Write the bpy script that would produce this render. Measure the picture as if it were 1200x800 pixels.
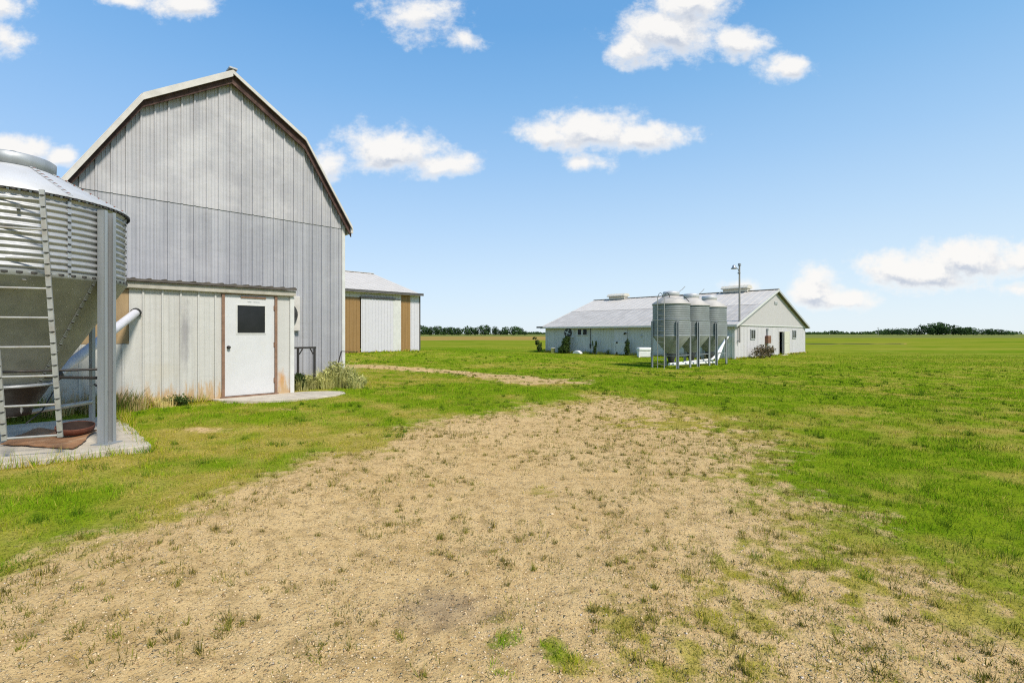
import bpy, bmesh, math, random
import numpy as np
from mathutils import Vector, Matrix

# ------------------------------------------------------------------ clean
for o in list(bpy.data.objects):
    bpy.data.objects.remove(o, do_unlink=True)
scene = bpy.context.scene
R = math.radians
random.seed(7)
rng = np.random.default_rng(11)

# ------------------------------------------------------------------ camera
F = 575.0            # focal length in photo pixels (1200 wide)
HZ = 391.0           # horizon row in the photo
CAMZ = 1.6
cam_d = bpy.data.cameras.new("camera")
cam_d.sensor_width = 36.0
cam_d.lens = F * 36.0 / 1200.0
cam_d.shift_y = (HZ - 400.0) / 1200.0
cam_d.clip_start = 0.05
cam_d.clip_end = 20000
cam = bpy.data.objects.new("camera", cam_d)
scene.collection.objects.link(cam)
cam.location = (0, 0, CAMZ)
cam.rotation_euler = (R(90), 0, 0)
scene.camera = cam

# ------------------------------------------------------------------ light
SUN_EL, SUN_AZ = 50.0, 139.0     # azimuth clockwise from +Y (north)
SUN_STRENGTH, SUN_SOFT = 2.6, 11.0
SKY_STRENGTH = 0.12
EXPOSURE = 0.90
sd = bpy.data.lights.new("sun", 'SUN')
sd.energy = SUN_STRENGTH
sd.angle = R(SUN_SOFT)
sd.color = (1.0, 0.93, 0.82)
sun = bpy.data.objects.new("sun", sd)
scene.collection.objects.link(sun)
sun_dir = Vector((math.sin(R(SUN_AZ)) * math.cos(R(SUN_EL)), math.cos(R(SUN_AZ)) * math.cos(R(SUN_EL)), math.sin(R(SUN_EL))))
sun.rotation_euler = sun_dir.to_track_quat('Z', 'Y').to_euler()
sun.location = (5, -8, 20)

scene.view_settings.view_transform = 'Standard'
scene.view_settings.look = 'None'
scene.view_settings.gamma = 1
scene.view_settings.use_curve_mapping = False
scene.view_settings.exposure = EXPOSURE
scene.render.engine = 'CYCLES'
scene.cycles.use_denoising = False
scene.cycles.filter_width = 1.15
scene.cycles.sample_clamp_indirect = 3
scene.cycles.sample_clamp_direct = 3
scene.cycles.caustics_reflective = False
scene.cycles.caustics_refractive = False
scene.cycles.max_bounces = 6
scene.cycles.transparent_max_bounces = 8

# ---- node helpers
class NT:
    def __init__(self, tree):
        self.t = tree; self.n = tree.nodes; self.l = tree.links
    def new(self, typ, **kw):
        n = self.n.new(typ)
        for k, v in kw.items(): setattr(n, k, v)
        return n
    def put(self, sock, v):
        if isinstance(v, bpy.types.NodeSocket): self.l.new(v, sock)
        elif v is not None: sock.default_value = v
    def math(self, op, a, b=None, c=None, clamp=False):
        n = self.new('ShaderNodeMath', operation=op); n.use_clamp = clamp
        self.put(n.inputs[0], a)
        if b is not None: self.put(n.inputs[1], b)
        if c is not None: self.put(n.inputs[2], c)
        return n.outputs[0]
    def vmath(self, op, a, b=None, out=0):
        n = self.new('ShaderNodeVectorMath', operation=op)
        self.put(n.inputs[0], a)
        if b is not None: self.put(n.inputs[1], b)
        return n.outputs[out]
    def noise(self, vec, scale, detail=4, rough=0.55, out=0):
        n = self.new('ShaderNodeTexNoise')
        self.put(n.inputs['Vector'], vec)
        n.inputs['Scale'].default_value = scale
        n.inputs['Detail'].default_value = detail
        n.inputs['Roughness'].default_value = rough
        return n.outputs[out]
    def ramp(self, fac, lo, hi, a=0.0, b=1.0, smooth=True):
        n = self.new('ShaderNodeMapRange')
        n.interpolation_type = 'SMOOTHSTEP' if smooth else 'LINEAR'
        self.put(n.inputs['Value'], fac)
        self.put(n.inputs['From Min'], lo); self.put(n.inputs['From Max'], hi)
        self.put(n.inputs['To Min'], a); self.put(n.inputs['To Max'], b)
        return n.outputs[0]
    def mix(self, fac, a, b, mode='MIX'):
        n = self.new('ShaderNodeMix', data_type='RGBA', blend_type=mode)
        self.put(n.inputs[0], fac)
        def c(v): return (*v, 1) if isinstance(v, tuple) and len(v) == 3 else v
        self.put(n.inputs[6], c(a)); self.put(n.inputs[7], c(b))
        return n.outputs[2]
    def xyz(self, v):
        n = self.new('ShaderNodeSeparateXYZ'); self.put(n.inputs[0], v); return n.outputs
    def comb(self, x, y, z):
        n = self.new('ShaderNodeCombineXYZ')
        for i, v in enumerate((x, y, z)): self.put(n.inputs[i], v)
        return n.outputs[0]

# ------------------------------------------------------------------ world: sky with clouds
# every cloud: azimuth slope, elevation slope, half width, half height, density
def cl(px, py, rx, ry, w=1.0): return ((px - 600) / F, (HZ - py) / F, rx * .93 / F, ry * .95 / F, w)
CLOUDS = [cl(455, 176, 78, 34), cl(520, 190, 55, 20, .95), cl(385, 190, 40, 24, .55),
          cl(690, 152, 90, 30), cl(755, 160, 70, 22), cl(640, 156, 40, 22), cl(684, 188, 34, 13, .75),
          cl(780, 38, 78, 40), cl(745, 55, 40, 30, .9), cl(866, 50, 46, 24), cl(920, 78, 40, 20, .85), cl(810, 5, 60, 30),
          cl(490, 20, 60, 32, .62), cl(540, 47, 28, 14, .5), cl(215, 6, 52, 22), cl(150, 0, 45, 12, .7),
          cl(5, 5, 34, 18, .8), cl(8, 48, 32, 22, .6), cl(25, 176, 50, 22), cl(72, 183, 26, 15), cl(5, 172, 40, 20),
          cl(1060, 315, 75, 30), cl(1140, 305, 90, 28), cl(1095, 322, 90, 24), cl(1205, 300, 60, 22),
          cl(955, 335, 38, 30), cl(985, 350, 50, 18, .9), cl(868, 337, 26, 14, .7), cl(1190, 340, 30, 8, .5),
          cl(-160, 150, 160, 60), cl(1420, 90, 120, 45), cl(1500, 260, 160, 40), cl(-300, 300, 160, 40)]
world = bpy.data.worlds.new("World")
scene.world = world
world.use_nodes = True
wt = world.node_tree
wt.nodes.clear()
# group: cloud density at (s, t)
cg = bpy.data.node_groups.new("cloud_density", 'ShaderNodeTree')
cg.interface.new_socket("p", in_out='INPUT', socket_type='NodeSocketVector')
cg.interface.new_socket("d", in_out='OUTPUT', socket_type='NodeSocketFloat')
g = NT(cg)
gi = g.new('NodeGroupInput'); go = g.new('NodeGroupOutput')
warp = g.vmath('SUBTRACT', g.noise(gi.outputs[0], 11, 3, .5, out=1), (.5, .5, .5))
p2 = g.vmath('ADD', gi.outputs[0], g.vmath('MULTIPLY', warp, (.06, .04, 0)))
acc = None
for (cx, cy, rx, ry, w) in CLOUDS:
    q = g.vmath('MULTIPLY', g.vmath('SUBTRACT', p2, (cx, cy, 0)), (1 / rx, 1 / ry, 0))
    # flatter bottoms: stretch what lies below the centre
    L = g.vmath('LENGTH', q, out=1)
    v = g.math('MULTIPLY', g.math('SUBTRACT', 1.0, L), w)
    acc = v if acc is None else g.math('SMOOTH_MAX', acc, v, .12)
n1 = g.noise(g.vmath('MULTIPLY', gi.outputs[0], (1, 1.35, 1)), 17, 9, .62)
n2 = g.noise(gi.outputs[0], 55, 5, .6)
acc = g.math('ADD', acc, g.math('MULTIPLY', g.math('SUBTRACT', n1, .5), 1.5))
acc = g.math('ADD', acc, g.math('MULTIPLY', g.math('SUBTRACT', n2, .5), .38))
g.put(go.inputs[0], acc)

w = NT(wt)
tc = w.new('ShaderNodeTexCoord')
sx, sy, sz = w.xyz(tc.outputs['Generated'])
ysafe = w.math('MAXIMUM', sy, .08)
P = w.comb(w.math('DIVIDE', sx, ysafe), w.math('DIVIDE', sz, ysafe), 0.0)
def dens(v):
    n = w.new('ShaderNodeGroup'); n.node_tree = cg; w.put(n.inputs[0], v); return n.outputs[0]
d0 = dens(P)
d1 = dens(w.vmath('ADD', P, (-.006, .026, 0)))
front = w.ramp(sy, .1, .25)
alpha = w.math('MULTIPLY', w.ramp(d0, -.13, .60), front)
alpha = w.math('MULTIPLY', alpha, w.ramp(sz, .004, .05))
thick = w.ramp(d0, .12, .75)
shade = w.math('MULTIPLY', w.ramp(w.math('SUBTRACT', d1, d0), -.30, .34), thick)
sky = w.new('ShaderNodeTexSky', sky_type='NISHITA')
sky.sun_disc = False
sky.sun_elevation = R(SUN_EL)
sky.sun_rotation = R(SUN_AZ)
sky.altitude = 200
sky.air_density = 1.0; sky.dust_density = .6; sky.ozone_density = 1.6
hs = w.new('ShaderNodeHueSaturation')
hs.inputs['Saturation'].default_value = 1.12
hs.inputs['Value'].default_value = 1.0
w.put(hs.inputs['Color'], sky.outputs[0])
GAIN = SKY_STRENGTH * 2 ** EXPOSURE
def lin(r, g_, b_):
    return tuple(((q / 255 + .055) / 1.055) ** 2.4 / GAIN for q in (r, g_, b_))
rampn = w.new('ShaderNodeValToRGB')
stops = [(0.0, (224, 238, 249)), (.10, (208, 231, 251)), (.21, (184, 217, 249)), (.32, (158, 201, 244)), (.43, (132, 185, 236)), (.53, (109, 169, 227)), (1.0, (70, 125, 195))]
els = rampn.color_ramp.elements
while len(els) < len(stops): els.new(.5)
for e_, (p_, c_) in zip(els, stops): e_.position = p_; e_.color = (*[q * GAIN for q in lin(*c_)], 1)
w.put(rampn.inputs[0], sz)
tilt = w.ramp(sx, -.8, .8, .93, 1.08, smooth=False)
skyc = w.mix(1.0, rampn.outputs[0], w.comb(w.math('DIVIDE', tilt, GAIN), w.math('DIVIDE', w.math('ADD', w.math('MULTIPLY', tilt, .6), .4), GAIN), 1 / GAIN), 'MULTIPLY')
skyc = w.mix(.06, skyc, hs.outputs[0])
ccol = w.mix(shade, lin(252, 250, 247), lin(196, 205, 220))
col = w.mix(w.math('MULTIPLY', alpha, .97), skyc, ccol)
bg = w.new('ShaderNodeBackground')
bg.inputs['Strength'].default_value = SKY_STRENGTH
w.put(bg.inputs['Color'], col)
wo = w.new('ShaderNodeOutputWorld')
w.put(wo.inputs[0], bg.outputs[0])

# ------------------------------------------------------------------ terrain function
UX, UY = 590.0, F
_l = math.hypot(UX, UY)
U = np.array([UX / _l, UY / _l]); V = np.array([-U[1], U[0]])
GRID_ROT = math.atan2(U[1], U[0])
CTRL = np.array([(0, 0, 0), (0, 4, 0), (4, 8, -.02), (-4, 3, .03), (-3.5, 6, .1), (-4.5, 5.5, .235), (-6, 4.6, .23), (-5.2, 5.2, .235), (-6, 8, .25), (-5.2, 9.5, .31),
                 (-4.5, 11.5, .31), (-8, 8, .28), (-9, 11, .31), (-6, 20, .33), (-6.6, 35, .36), (-14, 28, .36), (-2, 14, .22), (0, 20, .05), (9, 26, -.3),
                 (12, 31, -.3), (16.7, 36, -.32), (28, 47, -.32), (22, 40, -.32), (4, 49, -.3), (10, 42, -.31), (12, 18, -.15), (0, 60, -.02),
                 (40, 60, -.15), (-30, 10, .2), (40, 20, -.05), (0, -20, 0), (-30, -20, 0), (30, -20, 0), (-40, 60, .1), (0, 95, 0), (70, 70, 0), (-70, 70, 0)])
def height(x, y):
    x = np.asarray(x, float); y = np.asarray(y, float)
    num = np.zeros_like(x); den = np.zeros_like(x)
    for cx, cy, cz in CTRL:
        wgt = 1.0 / ((x - cx) ** 2 + (y - cy) ** 2 + .8) ** 1.6
        num += wgt * cz; den += wgt
    r = np.hypot(x, y)
    t = np.clip((r - 60) / 60, 0, 1)
    return num / den * (1 - t * t * (3 - 2 * t))
def hgt(x, y): return float(height(np.array([x]), np.array([y]))[0])
def ground_at(px, py):
    z = 0.0
    for _ in range(14):
        D = (CAMZ - z) / max(py - HZ, .5) * F
        z = .5 * z + .5 * hgt((px - 600) / F * D, D)
    D = (CAMZ - z) / max(py - HZ, .5) * F
    return np.array([(px - 600) / F * D, D])

# value noise
_perm = rng.random((256, 256))
def vnoise(x, y):
    xi = np.floor(x).astype(int); yi = np.floor(y).astype(int)
    fx = x - xi; fy = y - yi
    fx = fx * fx * (3 - 2 * fx); fy = fy * fy * (3 - 2 * fy)
    a = _perm[xi % 256, yi % 256]; b = _perm[(xi + 1) % 256, yi % 256]
    c = _perm[xi % 256, (yi + 1) % 256]; d = _perm[(xi + 1) % 256, (yi + 1) % 256]
    return (a * (1 - fx) + b * fx) * (1 - fy) + (c * (1 - fx) + d * fx) * fy
def fbm(x, y, s, o=4):
    v = 0; a = .5; t = 0
    for i in range(o):
        v = v + a * vnoise(x * s + 17.3 * i, y * s - 9.1 * i); t += a
        a *= .55; s *= 2.03
    return v / t

# dirt yard outline: unprojected points on the ground, then closed behind the viewpoint
_px = [(0, 676), (60, 645), (150, 612), (230, 588), (300, 563), (380, 543), (430, 530), (480, 503), (560, 487), (620, 477), (680, 467), (720, 465),
       (780, 477), (850, 493), (885, 508), (905, 540), (935, 585), (990, 622), (1060, 648), (1130, 668), (1200, 700)]
DIRT = [ground_at(*p) for p in _px] + [np.array(p) for p in [(3.6, 2.2), (4.6, -5), (-5.5, -5), (-4.6, 1.2)]]
DIRT = np.array(DIRT)
def sdist(x, y, poly):
    d = np.full(x.shape, 1e9); inside = np.zeros(x.shape, bool)
    n = len(poly)
    for i in range(n):
        ax, ay = poly[i]; bx, by = poly[(i + 1) % n]
        ex, ey = bx - ax, by - ay
        t = np.clip(((x - ax) * ex + (y - ay) * ey) / (ex * ex + ey * ey + 1e-12), 0, 1)
        d = np.minimum(d, np.hypot(x - ax - t * ex, y - ay - t * ey))
        c = ((ay > y) != (by > y)) & (x < (bx - ax) * (y - ay) / (by - ay + 1e-12) + ax)
        inside ^= c
    return np.where(inside, -d, d)
# patches: photo px, world radii (along view, across), amount
def patch(px, py, ra, rb, amt):
    c = ground_at(px, py); return (c[0], c[1], ra, rb, amt)
GREEN_PATCH = [patch(800, 498, 1.5, .75, 1.5), patch(900, 560, .7, .5, .5), patch(870, 600, .5, .4, .35), patch(990, 730, .3, .22, .5), patch(760, 760, .35, .2, .35),
               patch(1040, 690, .4, .25, .5), patch(880, 690, .4, .3, .45), patch(950, 660, .45, .3, .45), patch(1130, 720, .4, .3, .4), patch(660, 780, .2, .15, .25),
               patch(540, 790, .2, .15, .2), patch(830, 560, .5, .4, .25), patch(430, 650, .35, .12, .4), patch(640, 575, .4, .25, .35), patch(560, 735, .3, .2, .2),
               patch(850, 770, .4, .25, .5), patch(1000, 780, .4, .2, .45)]
BROAD = [patch(900, 680, 1.3, 1.0, .95), patch(780, 740, .7, .7, .9), patch(1100, 720, .9, .6, .9), patch(640, 770, .5, .5, .7), patch(890, 560, 1.2, 1.2, .8), patch(620, 575, 1.2, .7, .5), patch(430, 640, .7, .3, .45), patch(1000, 770, .7, .4, .9)]
BARE_PATCH = [patch(235, 503, .45, .22, .8), patch(640, 472, 1.5, .7, .3), patch(745, 483, 1.4, .9, .3), patch(480, 520, .8, .5, .3), patch(90, 640, .5, .3, .5),
              patch(330, 480, .5, .25, .35), patch(480, 497, .8, .4, .25)]
TRACK = np.array([ground_at(*p) for p in [(405, 429), (450, 431), (500, 434), (545, 437), (585, 441), (622, 445)]])
def seg_dist(x, y, line):
    d = np.full(x.shape, 1e9)
    for i in range(len(line) - 1):
        ax, ay = line[i]; bx, by = line[i + 1]
        ex, ey = bx - ax, by - ay
        t = np.clip(((x - ax) * ex + (y - ay) * ey) / (ex * ex + ey * ey), 0, 1)
        d = np.minimum(d, np.hypot(x - ax - t * ex, y - ay - t * ey))
    return d
def gauss(x, y, lst):
    s = np.zeros_like(x)
    for cx, cy, ra, rb, a in lst:
        s = np.maximum(s, a * np.exp(-(((x - cx) / ra) ** 2 + ((y - cy) / rb) ** 2)))
    return s
def dirt_mask(x, y):
    """1 = bare sandy gravel, 0 = turf"""
    d = sdist(x, y, DIRT)
    n = fbm(x, y, .9, 4) - .5; n2 = fbm(x + 40, y, 4.5, 3) - .5
    soft = np.clip(.5 + .05 * np.hypot(x, y), .5, 1.3)
    m = np.clip(.5 - (d + n * 1.5 + n2 * 1.0) / (2 * soft), 0, 1)
    gp = gauss(x, y, GREEN_PATCH)
    m = m * (1 - np.clip(gp * 1.5 * np.clip(3.2 * (fbm(x - 9, y + 3, 7, 3) - .33), 0, 1), 0, 1) * .8)
    br_ = gauss(x, y, BROAD) * np.clip(.2 + 2.2 * (fbm(x + 31, y - 4, 2.2, 4) - .33), 0, 1) * np.clip(.3 + 2.4 * (fbm(x + 3, y - 40, 9, 2) - .3), 0, 1)
    m = m * (1 - np.clip(br_, 0, .62))
    bp = gauss(x, y, BARE_PATCH)
    m = np.maximum(m, np.clip(bp * 1.3 + n2 * .8 - .15, 0, 1))
    td = seg_dist(x, y, TRACK)
    m = np.maximum(m, np.clip(1.6 - td / (.7 + .05 * np.maximum(x + 6, 0)) + n * 2.4 + n2 * 2.0, 0, 1))
    td2 = seg_dist(x, y, TRACK + np.array([.9, -1.4]))
    m = np.maximum(m, np.clip(.75 - td2 / .5 + n * 1.3 + n2, 0, 1) * .35)
    return m
def dry_mask(x, y):
    """0 = lush, 1 = yellowed"""
    r = np.hypot(x, y)
    n = fbm(x, y, .35, 4); n2 = fbm(x + 5, y - 8, 1.6, 3)
    left = 1 / (1 + np.exp((x + .4 * 0) * .9))            # the left side is drier
    d = .16 + .22 * left * np.clip(1.3 - np.abs(r - 9) / 9, 0, 1)
    n3 = fbm(x - 3, y + 11, 4.0, 3)
    d = d + .10 + (n - .5) * 1.7 + (n2 - .5) * 1.9 + (n3 - .5) * 1.0
    sd_ = sdist(x, y, DIRT); dd = np.where(sd_ < 0, 1.0, np.clip(1 - sd_ / 1.3, 0, 1))
    d = d + np.where(sd_ < 0, .62, .40) * dd
    lush = gauss(x, y, LUSH)
    return np.clip(d - lush, 0, 1)
LUSH = [patch(60, 585, 1.0, .5, .5), patch(250, 545, .9, .4, .5), patch(200, 480, .8, .5, .5), patch(1000, 545, 2.0, 1.2, .4), patch(760, 452, 5, 2.0, .55), patch(1130, 610, .9, .6, .5),
        patch(700, 421, 9, 3, .5), patch(900, 430, 12, 3, .4), patch(380, 500, .8, .4, .3), patch(600, 455, 3, 1.5, .35)]

# footprints where no grass grows: barn, slab, pad, shed, long barn (local frames come later)
def local_uv(x, y, ox, oy):
    dx = x - ox; dy = y - oy
    return dx * U[0] + dy * U[1], dx * V[0] + dy * V[1]
BARN_O = (-5.37, 10.06); BARN_Z = .34
SHED_O = (-6.65, 35.4); SHED_Z = .37
LONG_O = (16.7, 36.8); LONG_Z = -.32
SLAB_O = (-4.35, 5.84); SLAB_Z = .275
def footprint(x, y):
    m = np.zeros(x.shape, bool)
    a, b = local_uv(x, y, *BARN_O)
    m |= (a > -4.3) & (a < .93) & (b > -.02) & (b < 3); m |= (a > -2.7) & (a < 2.66) & (b > 1.28) & (b < 12)
    m |= (((a - .55) / 1.15) ** 2 + ((b + .35) / .74) ** 2 < 1) & (b < .05)
    a, b = local_uv(x, y, *SHED_O); m |= (a > -17) & (a < 0) & (b > 0) & (b < 14)
    a, b = local_uv(x, y, *LONG_O); m |= (a > 0) & (a < 17.7) & (b > 0) & (b < 19)
    a, b = local_uv(x, y, *SLAB_O); m |= (a > -3.6) & (a < .02) & (b > 0) & (b < 3.02)
    return m

# ------------------------------------------------------------------ mesh helpers
class MB:
    def __init__(self): self.v = []; self.f = []; self.m = []; self.s = []
    def add(self, vs, fs, mi=0, smooth=False):
        b = len(self.v); self.v += [tuple(p) for p in vs]
        for f in fs:
            self.f.append([i + b for i in f]); self.m.append(mi); self.s.append(smooth)
    def box(self, c, s, mi=0, rot=None):
        vs = []
        for dx in (-.5, .5):
            for dy in (-.5, .5):
                for dz in (-.5, .5):
                    p = Vector((dx * s[0], dy * s[1], dz * s[2]))
                    if rot is not None: p = rot @ p
                    vs.append(p + Vector(c))
        self.add(vs, [(0, 1, 3, 2), (4, 6, 7, 5), (0, 4, 5, 1), (2, 3, 7, 6), (0, 2, 6, 4), (1, 5, 7, 3)], mi)
        return self
    def span(self, x0, x1, y0, y1, z0, z1, mi=0):
        return self.box(((x0 + x1) / 2, (y0 + y1) / 2, (z0 + z1) / 2), (x1 - x0, y1 - y0, z1 - z0), mi)
    def beam(self, a, b, wd, ht, mi=0, up=(0, 0, 1)):
        a = Vector(a); b = Vector(b); d = b - a; L = d.length; d.normalize()
        upv = Vector(up)
        if abs(d.dot(upv)) > .99: upv = Vector((1, 0, 0))
        s = d.cross(upv).normalized(); t = s.cross(d).normalized()
        rot = Matrix((s, d, t)).transposed()
        return self.box((a + b) / 2, (wd, L, ht), mi, rot)
    def tube(self, pts, r, n=10, mi=0, caps=True):
        pts = [Vector(p) for p in pts]
        rs = r if isinstance(r, (list, tuple)) else [r] * len(pts)
        rings = []; prev = None
        for i, p in enumerate(pts):
            d = (pts[min(i + 1, len(pts) - 1)] - pts[max(i - 1, 0)]).normalized()
            if prev is None:
                s = d.cross(Vector((0, 0, 1)))
                if s.length < .05: s = d.cross(Vector((1, 0, 0)))
            else:
                s = prev - d * prev.dot(d)
            s.normalize(); prev = s
            t = d.cross(s)
            rings.append([p + (s * math.cos(2 * math.pi * k / n) + t * math.sin(2 * math.pi * k / n)) * rs[i] for k in range(n)])
        vs = [q for rg in rings for q in rg]
        fs = [(i * n + k, i * n + (k + 1) % n, (i + 1) * n + (k + 1) % n, (i + 1) * n + k) for i in range(len(pts) - 1) for k in range(n)]
        self.add(vs, fs, mi, True)
        if caps:
            self.add(rings[0], [list(range(n))[::-1]], mi); self.add(rings[-1], [list(range(n))], mi)
        return self
    def lathe(self, prof, n=48, c=(0, 0), mi=0, smooth=True, caps=False):
        vs = [(c[0] + r * math.cos(2 * math.pi * k / n), c[1] + r * math.sin(2 * math.pi * k / n), z) for r, z in prof for k in range(n)]
        fs = [(i * n + k, i * n + (k + 1) % n, (i + 1) * n + (k + 1) % n, (i + 1) * n + k) for i in range(len(prof) - 1) for k in range(n)]
        self.add(vs, fs, mi, smooth)
        if caps:
            self.add([vs[k] for k in range(n)], [list(range(n))[::-1]], mi)
            self.add([vs[(len(prof) - 1) * n + k] for k in range(n)], [list(range(n))], mi)
        return self
    def prism(self, poly, y0, y1, mi=0):
        """poly in (x, z), extruded in y"""
        n = len(poly)
        vs = [(x, y0, z) for x, z in poly] + [(x, y1, z) for x, z in poly]
        fs = [list(range(n)), list(range(n, 2 * n))[::-1]] + [(i, (i + 1) % n + 0, (i + 1) % n + n, i + n) for i in range(n)]
        self.add(vs, fs, mi); return self
    def sheet(self, xs, fn, mi=0):
        """xs: list of (x, d); fn(x, d) -> (bottom point, top point)"""
        vs = []
        for x, d in xs:
            a, b = fn(x, d); vs += [a, b]
        self.add(vs, [(2 * i, 2 * i + 2, 2 * i + 3, 2 * i + 1) for i in range(len(xs) - 1)], mi)
        return self
    def build(self, name, mats, parent=None, bevel=0):
        me = bpy.data.meshes.new(name)
        me.from_pydata(self.v, [], self.f)
        if not isinstance(mats, (list, tuple)): mats = [mats]
        for m in mats: me.materials.append(m)
        me.polygons.foreach_set('material_index', self.m)
        me.polygons.foreach_set('use_smooth', self.s)
        bm = bmesh.new(); bm.from_mesh(me)
        bmesh.ops.recalc_face_normals(bm, faces=bm.faces)
        bm.to_mesh(me); bm.free()
        o = bpy.data.objects.new(name, me)
        scene.collection.objects.link(o)
        if parent: o.parent = parent
        if bevel:
            b = o.modifiers.new('bevel', 'BEVEL'); b.width = bevel; b.segments = 2; b.limit_method = 'ANGLE'
        return o
def ribs(x0, x1, pitch, w=.035, h=.02, slope=.012, start=None, extra=(), minor=True):
    """profile points of ribbed steel siding between x0 and x1"""
    pts = [(x0, 0.0)]
    x = (x0 if start is None else start) + pitch * .5
    while x - w / 2 - slope < x0 + .002: x += pitch
    def put(px_, d):
        if px_ < x1 - .001 and px_ > pts[-1][0] + .0004: pts.append((px_, d))
    while x + w / 2 + slope < x1:
        put(x - w / 2 - slope, 0); put(x - w / 2, h); put(x + w / 2, h); put(x + w / 2 + slope, 0)
        if minor:
            for k in (.36, .64):
                m = x + pitch * k
                if m + .02 < x1: put(m - .012, 0); put(m, h * .22); put(m + .012, 0)
        x += pitch
    pts.append((x1, 0.0))
    for e in extra:
        if x0 < e < x1:
            for i in range(len(pts) - 1):
                if pts[i][0] < e < pts[i + 1][0]:
                    t = (e - pts[i][0]) / (pts[i + 1][0] - pts[i][0])
                    pts.insert(i + 1, (e, pts[i][1] * (1 - t) + pts[i + 1][1] * t)); break
    return pts
def empty(name, loc, rz=0.0, label=None, cat=None, group=None):
    o = bpy.data.objects.new(name, None); scene.collection.objects.link(o)
    o.location = loc; o.rotation_euler = (0, 0, rz); o.empty_display_size = .2
    return tag(o, label, cat, group)
def tag(o, label=None, cat=None, group=None, kind=None):
    if label: o['label'] = label
    if cat: o['category'] = cat
    if group: o['group'] = group
    if kind: o['kind'] = kind
    return o
def copy_tree(o, parent=None):
    c = o.copy(); scene.collection.objects.link(c)
    if parent: c.parent = parent
    for ch in [q for q in o.children]: copy_tree(ch, c)
    return c

# ------------------------------------------------------------------ materials
def new_mat(name):
    m = bpy.data.materials.new(name); m.use_nodes = True
    t = NT(m.node_tree); b = m.node_tree.nodes['Principled BSDF']
    tcn = t.new('ShaderNodeTexCoord')
    return m, t, b, tcn.outputs['Object']
def simple(name, col, rough=.6, metal=0.0, var=.25, scale=6.0, bump=.0, streak=False, bscale=None, dirt=None, dirt_amt=.0):
    m, t, b, oc = new_mat(name)
    vec = t.vmath('MULTIPLY', oc, (1, 1, .12)) if streak else oc
    n = t.noise(vec, scale, 5, .6)
    k = t.ramp(n, .28, .72, 1 - var, 1 + var * .35, smooth=False)
    c = t.mix(1.0, col, t.comb(k, k, k), 'MULTIPLY')
    if dirt:
        n2 = t.noise(vec, scale * .6, 6, .7)
        c = t.mix(t.ramp(n2, .5, .72, 0, dirt_amt), c, dirt)
    t.put(b.inputs['Base Color'], c)
    t.put(b.inputs['Roughness'], t.ramp(n, .3, .7, min(rough + .08, 1), max(rough - .08, 0), smooth=False))
    b.inputs['Metallic'].default_value = metal
    if bump:
        bn = t.new('ShaderNodeBump'); bn.inputs['Strength'].default_value = 1; bn.inputs['Distance'].default_value = bump
        t.put(bn.inputs['Height'], t.noise(oc, bscale or scale * 4, 4, .6)); t.put(b.inputs['Normal'], bn.outputs[0])
    return m

def siding_mat(name, base, streak_col, streak=.35, rust_top=0.0, rust_col=(.42, .20, .05), spots=(), rough=.5, metal=.0, tint=None, patch_amt=.0, wob=.012, panel=.18):
    """painted steel siding: vertical streaks, rust rising from the bottom edge, stains with a place of their own"""
    m, t, b, oc = new_mat(name)
    x, y, z = t.xyz(oc)
    # panel to panel tone (each sheet weathered a little differently)
    cell = t.math('FLOOR', t.math('DIVIDE', t.math('ADD', x, y), .23 if panel > .3 else .69))
    wn = t.new('ShaderNodeTexWhiteNoise', noise_dimensions='1D'); t.put(wn.inputs['W'], cell)
    c = t.mix(t.math('MULTIPLY', wn.outputs[0], panel), base, streak_col)
    sv = t.vmath('MULTIPLY', oc, (7.5, 7.5, .35))
    c = t.mix(t.ramp(t.noise(sv, 1.0, 5, .65), .42, .78, 0, streak), c, streak_col)
    if patch_amt:
        c = t.mix(t.ramp(t.noise(oc, .8, 5, .6), .42, .68, 0, patch_amt), c, tint)
    for (sx_, sz_, rx_, rz_, col_, amt_) in spots:
        q = t.vmath('MULTIPLY', t.vmath('SUBTRACT', oc, (sx_, 0, sz_)), (1 / rx_, 0, 1 / rz_))
        dd = t.math('ADD', t.vmath('LENGTH', q, out=1), t.math('MULTIPLY', t.math('SUBTRACT', t.noise(t.vmath('MULTIPLY', oc, (3, 3, 1)), 4, 6, .7), .5), 1.9))
        c = t.mix(t.ramp(dd, .0, 1.25, amt_, 0), c, col_)
    if rust_top:
        rn = t.noise(t.vmath('MULTIPLY', oc, (6, 6, .9)), 2.2, 8, .78)
        lim = t.math('MULTIPLY', rust_top, t.ramp(rn, .34, .66, .05, 1.9))
        c = t.mix(t.ramp(t.math('SUBTRACT', z, lim), -.20, .16, .85, 0), c, rust_col)
    t.put(b.inputs['Base Color'], c)
    t.put(b.inputs['Roughness'], t.ramp(t.noise(oc, 3, 4), .3, .7, rough - .08, rough + .12))
    b.inputs['Metallic'].default_value = metal
    bn = t.new('ShaderNodeBump'); bn.inputs['Distance'].default_value = wob; bn.inputs['Strength'].default_value = 1
    t.put(bn.inputs['Height'], t.noise(t.vmath('MULTIPLY', oc, (1, 1, 1.6)), 1.6, 4, .55)); t.put(b.inputs['Normal'], bn.outputs[0])
    return m

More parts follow.
